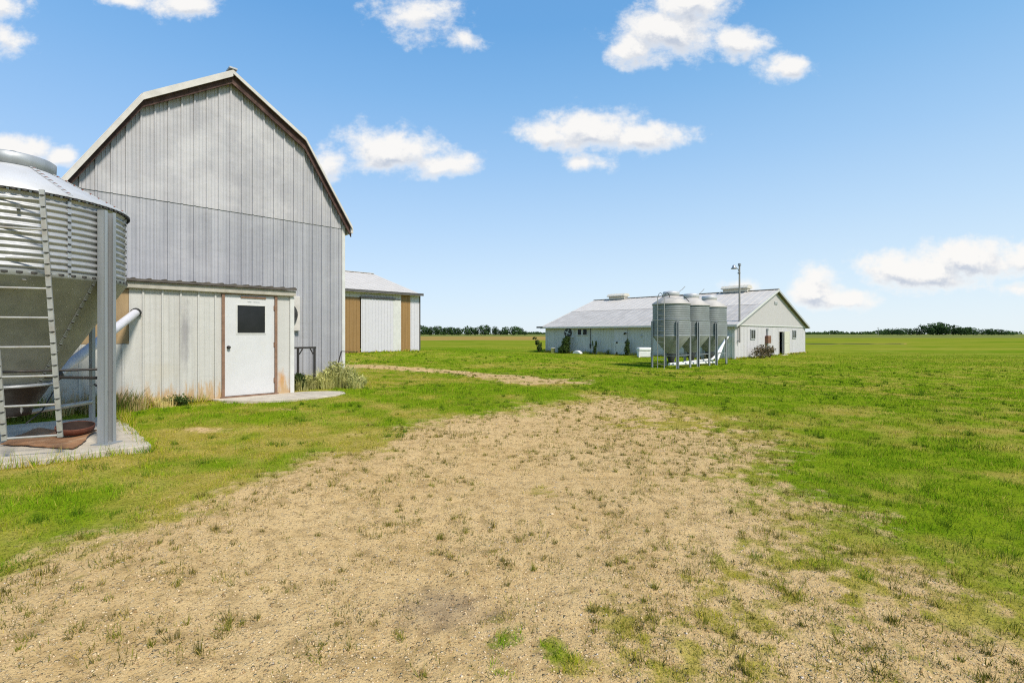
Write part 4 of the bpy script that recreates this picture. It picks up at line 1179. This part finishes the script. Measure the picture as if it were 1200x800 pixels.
# side wall: fan, window, pipe, door
yy, zz = 15.9, 2.02
m_ = MB(); m_.span(-.10, -.02, yy - .62, yy + .62, zz - .5, zz + .5); fh = m_.build('fan_housing', M['white_trim'], lb)
m_ = MB(); m_.tube([(-.08, yy, zz), (-.24, yy, zz)], .43, 24); m_.build('fan_shroud', M['fan_dark'], fh)
m_ = MB(); m_.tube([(-.235, yy, zz), (-.29, yy, zz)], .12, 14)
for k in range(4):
    a = k * math.pi / 2 + .4
    m_.beam((-.25, yy, zz), (-.25, yy + .38 * math.cos(a), zz + .38 * math.sin(a)), .1, .012, up=(1, 0, 0))
m_.build('fan_blade', M['win_frame'], fh)
for k in (0, 1):
    y0 = 13.62 + k * .66; y1 = y0 + .56
    m_ = MB(); w_ = .06
    m_.span(-.08, -.015, y0, y0 + w_, 1.75, 2.42); m_.span(-.08, -.015, y1 - w_, y1, 1.75, 2.42); m_.span(-.08, -.015, y0 + w_, y1 - w_, 1.75, 1.75 + w_); m_.span(-.08, -.015, y0 + w_, y1 - w_, 2.42 - w_, 2.42)
    f = m_.build('window', M['white_trim'], lb)
    m_ = MB(); m_.span(-.055, -.045, y0 + w_, y1 - w_, 1.75 + w_, 2.42 - w_); m_.build('pane', M['glass'], f)
m_ = MB(); m_.tube([(-.06, 13.30, .55), (-.06, 13.30, 2.4)], .028, 8); m_.tube([(-.07, 13.30, .62), (-.07, 13.30, .95)], .06, 8); m_.build('drain_pipe', M['dark_iron'], lb)
m_ = MB(); m_.span(-.06, -.022, 9.3, 10.64, .04, 2.32)
sdoor = m_.build('side_door', M['white_siding'], lb)
m_ = MB(); m_.span(-.085, -.062, 9.34, 10.40, .06, 1.22); hd = m_.build('half_door', M['white_trim'], sdoor)
for y_ in (9.42, 10.32):
    for q in ((.08, 1.06, 1.20), (.05, .12, .28)):
        m_ = MB(); m_.span(-.12, -.086, y_ - q[0], y_ + q[0], q[1], q[2]); m_.build('hinge', M['dark_iron'], hd)
m_ = MB(); m_.span(-.11, -.023, 10.44, 10.64, .02, 1.24); m_.build('door_post', M['white_trim'], sdoor)
m_ = MB(); m_.tube([(-.05, 9.4, 1.98), (-.22, 9.4, 1.98), (-.3, 9.4, 1.90)], [.05, .06, .1], 10); m_.build('wall_lamp', M['dark_iron'], lb)
m_ = MB(); m_.tube([(-.04, 7.9, 1.75), (-.09, 7.9, 1.75)], .09, 10); m_.build('junction_box', M['win_frame'], lb)
m_ = MB(); m_.span(-.45, -.40, GL + .02, GL + .85, GH - .12, GH + .04); m_.build('gutter_end', M['dark_trim'], lb)

# yard light on a mast at the barn corner
pm = L2W(LONG_O, .48, -.17)
yl = empty('yard_light', (pm[0], pm[1], LONG_Z), GRID_ROT, 'tall thin yard light mast with a curved arm at the long barn corner', 'yard light')
m_ = MB(); m_.tube([(0, 0, 1.25), (0, 0, 4.5), (0, 0, 7.1)], [.075, .07, .06], 10); m_.build('pole', M['pole'], yl)
m_ = MB(); m_.tube([(0, -.02, 6.35), (-.3, -.02, 6.75), (-.8, -.02, 6.88), (-1.05, -.02, 6.86)], .025, 8); m_.build('arm', M['lamp'], yl)
m_ = MB(); m_.lathe([(.03, .16), (.10, .12), (.13, 0), (.22, -.12), (.20, -.14), (.001, -.15)], 16)
m_.v = [(x - 1.1, y - .02, z + 6.84) for x, y, z in m_.v]; m_.build('lamp_head', M['lamp'], yl)
m_ = MB(); m_.box((0, 0, 7.12), (.26, .14, .18)); m_.build('pole_cap', M['lamp'], yl)
for c_, s_ in (((0, .03, 6.5), (.16, .16, .12)), ((0, .06, 2.4), (.2, .1, .06)), ((0, .06, 1.4), (.2, .1, .06))):
    m_ = MB(); m_.box(c_, s_); m_.build('bracket', M['lamp'], yl)

# ------------------------------------------------------------------ three feed bins at the long barn
def small_bin(label, lidang):
    e = empty('feed_bin', (0, 0, 0), 0, label, 'feed bin', 'three feed bins in a row by the long barn')
    r = 1.0; z0, z1 = 1.80, 3.57
    prof = []
    n = 90
    for i in range(n + 1):
        z = z0 + (z1 - z0) * i / n
        prof.append((r + .010 * math.sin((z - z0) / .118 * 2 * math.pi), z))
    m = MB(); m.lathe(prof, 56); sh_ = m.build('shell', M['galv_dull'], e)
    m = MB()
    for z in (z0 + .02, (z0 + z1) / 2, z1 - .02): m.lathe([(r + .016, z - .03), (r + .022, z), (r + .016, z + .03)], 56)
    m.build('band', M['galv_leg'], sh_)
    m = MB(); m.lathe([(r + .05, z1 - .02), (r + .05, z1 + .01), (.42, 4.02), (.40, 4.03)], 56); m.build('roof', M['roof_grey'], e)
    m = MB(); m.lathe([(.40, 4.0), (.44, 4.05), (.46, 4.20), (.42, 4.27), (.001, 4.33)], 30)
    ld_ = m.build('lid', M['galv_roof'], e)
    c, s = math.cos(lidang), math.sin(lidang)
    m = MB(); m.tube([(c * .40, s * .40, 4.2), (c * .75, s * .75, 4.42), (c * .95, s * .95, 4.6)], .02, 6); m.build('lid_lever', M['galv_leg'], ld_)
    m = MB(); m.lathe([(r + .012, z0 + .03), (r + .012, z0 - .02), (.24, .78), (.22, .76)], 48); m.build('hopper', M['hopper'], e)
    m = MB(); m.lathe([(.27, .79), (.28, .76), (.16, .42), (.14, .32), (.001, .31)], 24); m.build('boot', M['boot'], e)
    for a in (-90, 0, 90, 180):
        m = MB(); bin_leg(m, r + .015, R(a), 0, 2.62, .14, .07); m.build('leg', M['galv_leg'], e)
    rods = ((0, -1), (1, 0), (0, 1), (-1, 0))
    for i in range(4):
        a, b2 = rods[i], rods[(i + 1) % 4]
        m = MB(); m.tube([(a[0] * 1.05, a[1] * 1.05, .72), (b2[0] * 1.05, b2[1] * 1.05, .72)], .018, 6); m.build('brace', M['galv_leg'], e)
    return e
sbins = []
labs = ['nearest and leftmost feed bin in the row of three, with the caged ladder', 'middle feed bin in the row of three by the long barn', 'rightmost feed bin in the row of three, next to the white pipes']
for i in range(3):
    x, y = 8.92 + 1.72 * i, 27.5 + 1.62 * i
    e = small_bin(labs[i], R(20)) if i == 0 else copy_tree(sbins[0])
    e['label'] = labs[i]
    e.location = (x, y, hgt(x, y) - .02)
    e.rotation_euler = (0, 0, 0)
    sbins.append(e)
# ladder of the first bin
e = sbins[0]
c0 = Vector((-.80, -.74, 0)); tv = Vector((.68, -.73, 0)).normalized()
m_ = MB(); pr = c0 + tv * .2; pl_ = c0 - tv * .2
m_.tube([(pr.x, pr.y, 0), (pr.x, pr.y, 3.95)], .024, 8); lad_ = m_.build('ladder', M['ladder'], e)
m_ = MB(); m_.tube([(pl_.x, pl_.y, 0), (pl_.x, pl_.y, 3.95)], .024, 8); m_.build('rail', M['ladder'], lad_)
for k in range(12):
    z = .25 + k * .30
    m_ = MB(); m_.tube([(pr.x, pr.y, z), (pl_.x, pl_.y, z)], .016, 6); m_.build('rung', M['ladder'], lad_)
for s in (1, -1):
    q = c0 + tv * .2 * s; inn = -c0.normalized()
    m_ = MB(); pts = [Vector((q.x, q.y, 3.55))] + [Vector((q.x, q.y, 0)) + inn * (.30 - .30 * math.cos(a)) + Vector((0, 0, 3.75 + .42 * math.sin(a))) for a in [R(t) for t in range(0, 181, 20)]] 
    m_.tube(pts, .016, 6); m_.build('handrail', M['dark_iron'], lad_)
m_ = MB(); m_.tube([(-.30, -.60, 4.02), (.1, -.78, 4.0), (.5, -.6, 3.98), (.85, -.45, 3.68)], .018, 6); m_.build('lid_rope', M['dark_iron'], e)
# pale debris heap and white pipes under the bins
def wpipe(dz, off, lab):
    a = Vector((8.6 + off, 26.9, hgt(8.6, 26.9) + .22)); b_ = Vector((12.3 + off, 30.2, hgt(12.3, 30.2) + .32 + dz)); c = Vector((12.75 + off * .4, 30.75, hgt(12.7, 30.7) + .55 + dz))
    wl = L2W(LONG_O, -.02, .45 + off); d_ = Vector((wl[0], wl[1], 1.42 + dz))
    o = Vector(a); m = MB()
    mid = b_.lerp(d_, .22); mid.z -= .12
    m.tube([a - o, b_ - o, mid - o, b_.lerp(d_, .5) - o + Vector((0, 0, -.05)), d_ - o], .075, 12)
    ob = m.build('feed_pipe', M['white_plastic']); ob.location = o
    tag(ob, lab, 'pipe', 'white feed pipes under the three bins')
wpipe(0, 0, 'upper white feed pipe running under the three bins up to the barn wall')
wpipe(-.18, .22, 'lower white feed pipe curving up beside the rightmost bin leg')
# white crate-like tank in the grass
bxp = Vector((10.72, 39.8, hgt(10.72, 39.8)))
wb = empty('white_tank', bxp, 0, 'low white plastic tank standing in the grass left of the feed bins', 'tank')
m_ = MB(); m_.span(-.5, .5, -.4, .4, .02, .52); m_.build('body', M['white_plastic'], wb, bevel=.06)
m_ = MB(); m_.span(-.54, .54, -.44, .44, .50, .80); m_.build('cover', M['white_plastic'], wb, bevel=.10)
m_ = MB(); m_.span(-.55, -.45, -.46, -.38, 0, .5); m_.span(.45, .55, -.46, -.38, 0, .5); m_.build('post', M['white_plastic'], wb)
# white bucket and trough by the shrub
def lb_xy(a, b_): p = L2W(LONG_O, a, b_); return Vector((p[0], p[1], hgt(*p)))
m_ = MB(); m_.lathe([(.001, 0), (.17, 0), (.22, .5), (.235, .5), (.235, .53), (.20, .53), (.19, .42), (.001, .42)], 20)
o = m_.build('bucket', M['white_plastic']); o.location = lb_xy(-.9, 17.2); tag(o, 'white bucket left of the dark shrub at the long barn wall', 'bucket')
m_ = MB(); m_.prism([(-.5, 0), (.5, 0), (.38, .18), (.1, .32), (-.15, .30), (-.42, .14)], -.2, .2)
o = m_.build('feed_sack', M['white_plastic'], bevel=.05); o.location = lb_xy(-.7, 14.3); o.rotation_euler = (0, 0, GRID_ROT + 1.57); tag(o, 'slumped white sack right of the dark shrub at the long barn wall', 'sack')

# shrubs round the long barn
shrub('shrub', lb_xy(-.8, 15.75), [(0, 0, .5, .55, .5, .5), (.1, 0, 1.1, .45, .4, .5), (-.35, 0, .35, .4, .4, .35), (.25, .1, 1.45, .3, .3, .3)], 2200, .15, M['shrub_leaf'],
      'dense dark shrub under the wall fan of the long barn', group='shrubs round the long barn')
shrub('shrub', lb_xy(-.5, 19.4), [(0, 0, .4, .3, .3, .4), (-.2, .2, 1.0, .25, .25, .3), (-.5, .3, 1.45, .26, .2, .15), (.1, 0, .75, .2, .2, .35)], 700, .15, M['shrub_leaf'],
      'leaning shrub at the far left corner of the long barn', group='shrubs round the long barn')
shrub('shrub', lb_xy(-.5, 12.45), [(0, 0, .4, .18, .18, .4), (.12, 0, .95, .12, .12, .4), (-.2, 0, 1.0, .1, .1, .3)], 420, .12, M['shrub_leaf'],
      'thin upright weed between the windows and the side door', group='shrubs round the long barn')
shrub('shrub', lb_xy(-.5, 9.0), [(0, 0, .5, .28, .28, .5), (.05, 0, 1.1, .2, .2, .4)], 700, .12, M['shrub_leaf'],
      'slim upright weed right of the side door', group='shrubs round the long barn')
shrub('shrub', lb_xy(-.5, 10.95), [(0, 0, .25, .25, .25, .25)], 130, .10, M['shrub_leaf'], 'low weed at the left foot of the side door', group='shrubs round the long barn')
shrub('shrub', lb_xy(3.0, -.9), [(0, 0, .55, .6, .55, .55), (.45, .1, .75, .5, .45, .45), (-.4, 0, .45, .45, .4, .4)], 800, .14, M['rusty_leaf'],
      'round bush with reddish leaves under the left gable window', group='shrubs round the long barn')
shrub('shrub', lb_xy(4.9, -.8), [(0, 0, .4, .45, .4, .4), (.25, 0, .6, .3, .3, .3)], 360, .13, M['rusty_leaf'], 'smaller brownish bush below the electric box', group='shrubs round the long barn')
shrub('shrub', Vector((14.2, 35.5, hgt(14.2, 35.5))), [(0, 0, .25, .5, .35, .3), (.5, .1, .3, .4, .3, .3), (-.5, .0, .2, .4, .3, .25)], 420, .12, M['rusty_leaf'],
      'low brown weeds behind the rightmost feed bin', 'weeds')
for i, (yv, lab) in enumerate([(18.3, 'short grass tuft at the wall near the far left corner'), (14.9, 'short grass tuft at the wall below the small windows'), (13.4, 'short grass tuft at the foot of the drain pipe'),
                               (11.7, 'short grass tuft at the wall left of the side door'), (8.3, 'short grass tuft at the wall right of the slim weed')]):
    tuft(lb_xy(-.3, yv), 120, .5, .15, .42, .03, M['tall_grass'], lab, group='tufts along the long barn wall')

# ------------------------------------------------------------------ far trees
def tree(px, top_y, wpx, D, lab, group):
    base_y = HZ + CAMZ / D * F
    H_ = (base_y - top_y) * D / F * 1.15; Wd = wpx * D / F
    x = (px - 600) / F * D
    e = empty('tree', (x, D, 0), 0, lab, 'tree', group)
    cl_ = [(0, 0, H_ * .48, Wd * .50, Wd * .50, H_ * .44), (0, 0, H_ * .22, Wd * .55, Wd * .5, H_ * .22)]
    for _ in range(6):
        a = random.random() * 6.28; q = random.uniform(.2, .42) * Wd
        cl_.append((math.cos(a) * q, math.sin(a) * q, H_ * random.uniform(.25, .8), Wd * random.uniform(.16, .28), Wd * random.uniform(.16, .28), H_ * random.uniform(.12, .2)))
    leaves_mesh(cl_, 620, min(H_, Wd) * .13, .3, .8).build('crown', M['tree_leaf'], e)
    m = MB(); m.tube([(0, 0, -.2), (.05 * Wd, 0, H_ * .4), (0, 0, H_ * .7)], [H_ * .03, H_ * .02, H_ * .008], 6)
    for k in range(3):
        a = random.random() * 6.28
        m.tube([(0, 0, H_ * .3), (math.cos(a) * Wd * .2, math.sin(a) * Wd * .2, H_ * .55)], [H_ * .014, H_ * .005], 5)
    m.build('trunk', M['bark'], e)
LEFT = [(496, 381.5, 10), (503, 383.5, 9), (513, 382, 11), (521, 383.5, 10), (529, 383, 10), (537, 384, 10), (549, 382.5, 13), (557, 383.5, 8), (568, 380.8, 14), (580, 382.5, 8), (587, 386.5, 8), (593, 383, 9), (602, 382.5, 10), (609, 383.5, 9), (615, 387.5, 6)]
ORD = ['first', 'second', 'third', 'fourth', 'fifth', 'sixth', 'seventh', 'eighth', 'ninth', 'tenth', 'eleventh', 'twelfth', 'thirteenth', 'fourteenth', 'fifteenth', 'sixteenth', 'seventeenth', 'eighteenth']
for i, (px, ty, wp) in enumerate(LEFT):
    lab = f'{ORD[i]} far tree to the right of the machine shed'
    if i == 8: lab = 'tallest round far tree in the row right of the machine shed'
    tree(px, ty, wp * 1.12, 600 + random.uniform(-20, 20), lab, 'far trees between the two barns')
RIGHT = [(1035, 385.5, 13), (1044, 384.8, 13), (1055, 384.3, 13), (1066, 384.5, 12), (1077, 385.5, 12), (1090, 380, 17), (1099, 378.3, 16), (1106, 380.5, 14), (1117, 381.3, 16), (1127, 383.5, 12), (1133, 383.3, 9), (1141, 384.3, 11), (1153, 385.6, 11), (1162, 385.4, 10), (1170, 386, 11), (1178, 387, 10), (1186, 388.3, 8)]
for i, (px, ty, wp) in enumerate(RIGHT):
    lab = f'{ORD[i]} far tree from the left in the grove at the right horizon'
    if i == 6: lab = 'tallest far tree in the grove at the right horizon'
    if i == 16: lab = 'last small far tree at the right end of the right horizon grove'
    tree(px, ty, wp * 1.15, 640 + random.uniform(-25, 25), lab, 'far trees at the right horizon')
# far woods that read as one low line
m = MB(); vs = []; fs = []
for az0, az1, D, hh, n in ((.01, .09, 1500, 5.5, 350), (.57, .80, 1300, 8, 900), (.98, 1.25, 1500, 8, 500), (-1.2, -.05, 1500, 7, 700), (.1, .6, 1700, 6, 500)):
    for _ in range(n):
        az = random.uniform(az0, az1); h1 = hh * (.5 + .8 * float(vnoise(np.array([az * 60]), np.array([3.0]))[0]))
        p = Vector((az * D, D + random.uniform(-15, 15), random.uniform(0, h1)))
        leaf_quad(vs, fs, p, Vector((random.gauss(0, .5), -1, random.gauss(0, .5) + .4)), random.uniform(2.5, 5), 1.6)
m.add(vs, fs); o = m.build('distant_woods', M['tree_leaf']); tag(o, 'low dark line of far woods along the horizon', 'woods', kind='stuff')
# a lone utility pole by the right grove
D = 560.0
up = empty('utility_pole', ((1029 - 600) / F * D, D, 0), 0, 'thin far utility pole left of the right horizon grove', 'utility pole')
m_ = MB(); m_.tube([(0, 0, 0), (0, 0, 9)], [.3, .22], 8); m_.build('pole', M['pole'], up)
m_ = MB(); m_.span(-1.2, 1.2, -.1, .1, 8.1, 8.35); m_.build('crossarm', M['pole'], up)

# ------------------------------------------------------------------ grass blades and gravel (uncountable)
def add_tri_mesh(name, verts, tris, tint, mat, label, cat):
    me = bpy.data.meshes.new(name)
    me.vertices.add(len(verts)); me.vertices.foreach_set('co', verts.astype(np.float32).ravel())
    nt = len(tris); me.loops.add(nt * 3); me.loops.foreach_set('vertex_index', tris.astype(np.int32).ravel())
    me.polygons.add(nt); me.polygons.foreach_set('loop_start', (np.arange(nt) * 3).astype(np.int32))
    me.update(calc_edges=True)
    a = me.attributes.new('tint', 'FLOAT_COLOR', 'POINT')
    a.data.foreach_set('color', np.concatenate([tint, np.ones((len(tint), 1))], 1).astype(np.float32).ravel())
    me.materials.append(mat)
    o = bpy.data.objects.new(name, me); scene.collection.objects.link(o)
    return tag(o, label, cat, kind='stuff')
def lerp(a, b_, t): return a + (b_ - a) * t[:, None]
def ground_z(x, y):
    Rr = np.hypot(x, y); near = np.clip(1 - Rr / 60, 0, 1)
    return height(x, y) + near * ((fbm(x, y, 1.1, 3) - .5) * .05 + (fbm(x + 3, y, 6, 2) - .5) * .018)
def blades(x, y, h_, wd, col):
    n = len(x); z = ground_z(x, y)
    a = rng.random(n) * 2 * np.pi; ln = rng.random(n) * .9 + .1
    la = rng.random(n) * 2 * np.pi
    bx, by = np.cos(a) * wd * .5, np.sin(a) * wd * .5
    tipx = x + np.cos(la) * ln * h_; tipy = y + np.sin(la) * ln * h_; tipz = z + h_ * np.sqrt(np.clip(1.15 - ln ** 2 * .7, .2, 1))
    v = np.empty((n, 3, 3)); v[:, 0] = np.stack([x - bx, y - by, z - .005], 1); v[:, 1] = np.stack([x + bx, y + by, z - .005], 1); v[:, 2] = np.stack([tipx, tipy, tipz], 1)
    c = np.repeat(col[:, None, :], 3, 1)
    return v.reshape(-1, 3), c.reshape(-1, 3)
VIVID = np.array([.175, .325, .008]); YG = np.array([.36, .34, .020]); STRAW = np.array([.58, .43, .11]); DARK = np.array([.06, .13, .005]); OLIVE = np.array([.125, .11, .022])
def sample(nc, r0, r1, pw):
    u_ = rng.random(nc)
    k = 2 - pw
    r = (r0 ** k + u_ * (r1 ** k - r0 ** k)) ** (1 / k)
    th = R(1) * (rng.random(nc) * 112 - 56)
    return r * np.sin(th), r * np.cos(th), r
# turf
x, y, r = sample(1400000, 2.0, 62, 1.55)
dm = dirt_mask(x, y)
cn = fbm(x + 7, y + 2, 5.5, 3)
fadeout = np.clip((64 - r) / 22, 0, 1)
keep = (rng.random(len(x)) < fadeout) & (rng.random(len(x)) < np.clip(1.15 - dm * 1.9, 0, 1) * np.clip(2.6 * (cn - .27), .08, 1)) & ~footprint(x, y)
x, y, r, cn = x[keep], y[keep], r[keep], cn[keep]
dr = dry_mask(x, y)
t1 = np.clip(dr * .95 + (fbm(x, y, 2.4, 3) - .5) * .9 + rng.normal(0, .15, len(x)), 0, 1)
col = lerp(np.tile(VIVID, (len(x), 1)), np.tile(YG, (len(x), 1)), t1)
strawp = rng.random(len(x)) < np.clip(.05 + .45 * (dr - .35), .03, .5)
col[strawp] = STRAW * rng.uniform(.6, 1.15, (strawp.sum(), 1))
dk = (rng.random(len(x)) < .22 * (1 - dr)); col[dk] = DARK
col = col * rng.uniform(.75, 1.25, (len(x), 1))
h_ = (.014 + .042 * rng.random(len(x))) * (.35 + 1.3 * cn) * (1.0 - .35 * dr)
wd = .0042 * np.maximum(1, r / 5.5) ** .95
v1, c1 = blades(x, y, h_, wd, col)
print('turf blades', len(x))
# sparse growth on the yard: small tufts
cx, cy, cr = sample(24000, 2.0, 20, 1.2)
dmc = dirt_mask(cx, cy); nz = fbm(cx, cy, 1.3, 3); nz2 = fbm(cx + 21, cy, .45, 2)
rightness = 1 / (1 + np.exp(-(cx - 1.2) * 1.6))
bd = sdist(cx, cy, DIRT); edge_ = np.exp(-((bd + .25) / .7) ** 2)
nz3 = fbm(cx - 7, cy + 4, 3.4, 2)
prob = np.clip(.02 + .5 * edge_ + 1.8 * (nz - .46) + 1.8 * (nz3 - .5) + .9 * (nz2 - .5) + .62 * rightness, .05, .95)
k = (dmc > .25) & (rng.random(len(cx)) < prob)
cx, cy, cr, rt = cx[k], cy[k], cr[k], rightness[k]
nb = (5 + 34 * rng.random(len(cx)) ** 2.2).astype(int)
idx = np.repeat(np.arange(len(cx)), nb)
rad = (.02 + .12 * rng.random(len(cx)) ** 2.5)[idx]
ang = rng.random(len(idx)) * 6.28; rr_ = rad * np.sqrt(rng.random(len(idx)))
x = cx[idx] + np.cos(ang) * rr_; y = cy[idx] + np.sin(ang) * rr_
tt = np.clip(rng.random(len(cx)) * .9 + .35 * rt - .2, 0, 1)[idx]
col = lerp(np.tile(OLIVE, (len(x), 1)), np.tile(np.array([.25, .27, .025]), (len(x), 1)), tt)
st_ = rng.random(len(x)) < .2; col[st_] = STRAW * .8
col = col * rng.uniform(.65, 1.2, (len(x), 1))
h_ = (.015 + .045 * rng.random(len(x)) ** 1.5) * np.repeat(.45 + 1.1 * rng.random(len(cx)) ** 2, nb)
v2, c2 = blades(x, y, h_, .0045 * np.maximum(1, cr[idx] / 5), col)
print('yard blades', len(x))
# taller darker clumps scattered in the turf
cx, cy, cr = sample(2600, 3.0, 34, 1.3)
k = (dirt_mask(cx, cy) < .4) & ~footprint(cx, cy) & (fbm(cx + 2, cy - 6, .8, 3) > .47); cx, cy, cr = cx[k], cy[k], cr[k]
nb = rng.integers(20, 60, len(cx)); idx = np.repeat(np.arange(len(cx)), nb)
rad = (.04 + .14 * rng.random(len(cx)) ** 2)[idx]; ang = rng.random(len(idx)) * 6.28; rr_ = rad * np.sqrt(rng.random(len(idx)))
x = cx[idx] + np.cos(ang) * rr_; y = cy[idx] + np.sin(ang) * rr_
ty = rng.random(len(cx))[idx]
col = lerp(np.tile(np.array([.07, .15, .008]), (len(x), 1)), np.tile(np.array([.17, .25, .02]), (len(x), 1)), ty) * rng.uniform(.7, 1.2, (len(x), 1))
h_ = (.03 + .07 * rng.random(len(x))) * np.repeat(rng.uniform(.5, 1.2, len(cx)), nb)
v4, c4 = blades(x, y, h_, .0045 * np.maximum(1, cr[idx] / 5.5), col)
# longer grass along slab, pad and walls
ex, ey = [], []
for o_, seg in ((SLAB_O, [(-3.6, -.03, .02, -.03), (.03, 0, .03, 3.0)]), (BARN_O, [(-4.2, -.08, -.75, -.08), (1.0, .9, 3.0, 1.1)]), (LONG_O, [(0, -.15, 17.7, -.15), (-.15, 0, -.15, 19)]), (SHED_O, [(-5.6, -.2, 0, -.2)])):
    for a0, b0, a1, b1 in seg:
        L = math.hypot(a1 - a0, b1 - b0); n = int(L * (420 if o_ in (SLAB_O, BARN_O) else 160))
        f = rng.random(n); aa = a0 + (a1 - a0) * f + rng.normal(0, .05, n); bb = b0 + (b1 - b0) * f + rng.normal(0, .05, n)
        ex.append(o_[0] + aa * U[0] + bb * V[0]); ey.append(o_[1] + aa * U[1] + bb * V[1])
ex = np.concatenate(ex); ey = np.concatenate(ey); er = np.hypot(ex, ey)
cne = fbm(ex, ey, 3, 2); kk = rng.random(len(ex)) < cne * 1.3; ex, ey, er, cne = ex[kk], ey[kk], er[kk], cne[kk]
t_e = np.clip(rng.random(len(ex)) * .8 + (cne - .5), 0, 1)
ce = lerp(np.tile(VIVID, (len(ex), 1)), np.tile(YG, (len(ex), 1)), t_e) * rng.uniform(.7, 1.2, (len(ex), 1))
s_ = rng.random(len(ex)) < .22; ce[s_] = STRAW
v3, c3 = blades(ex, ey, (.06 + .16 * rng.random(len(ex))) * (.4 + cne), .006 * np.maximum(1, er / 6), ce)
V_ = np.concatenate([v1, v2, v3, v4]); C_ = np.concatenate([c1, c2, c3, c4])
add_tri_mesh('grass', V_, np.arange(len(V_)).reshape(-1, 3), C_, M['blades'], 'short patchy mown grass over the yard', 'grass')
# white clover heads near the slab
# pebbles
x, y, r = sample(42000, 1.9, 14, 1.75)
k = (dirt_mask(x, y) > .45) & ~footprint(x, y); x, y, r = x[k], y[k], r[k]
n = len(x); s = (.0028 + .0075 * rng.random(n) ** 3.0) * np.maximum(1, r / 6)
big = rng.random(n) < .006; s[big] *= 2.0
z = ground_z(x, y)
oct_ = np.array([(1, 0, 0), (0, 1, 0), (-1, 0, 0), (0, -1, 0), (0, 0, .8), (0, 0, -.5)], float)
a = rng.random(n) * 6.28; ca, sa = np.cos(a), np.sin(a)
sc = rng.uniform(.65, 1.35, (n, 6))
vx = oct_[None, :, 0] * s[:, None] * sc; vy = oct_[None, :, 1] * s[:, None] * sc * .8; vz = oct_[None, :, 2] * s[:, None] * sc * .75
vv = np.stack([x[:, None] + vx * ca[:, None] - vy * sa[:, None], y[:, None] + vx * sa[:, None] + vy * ca[:, None], z[:, None] + vz + s[:, None] * .15], -1).reshape(-1, 3)
f8 = np.array([(0, 1, 4), (1, 2, 4), (2, 3, 4), (3, 0, 4), (1, 0, 5), (2, 1, 5), (3, 2, 5), (0, 3, 5)])
tri = (f8[None] + (np.arange(n) * 6)[:, None, None]).reshape(-1, 3)
tone = rng.random((n, 1)) ** 1.3; pc = np.array([.32, .20, .085]) * (1 - tone) + np.array([.80, .61, .37]) * tone
gr = rng.random(n) < .06; pc[gr] = np.array([.46, .41, .35]) * rng.uniform(.6, 1.3, (gr.sum(), 1))
add_tri_mesh('gravel', vv, tri, np.repeat(pc, 6, 0), M['pebbles'], 'loose tan gravel stones scattered over the bare yard', 'gravel')
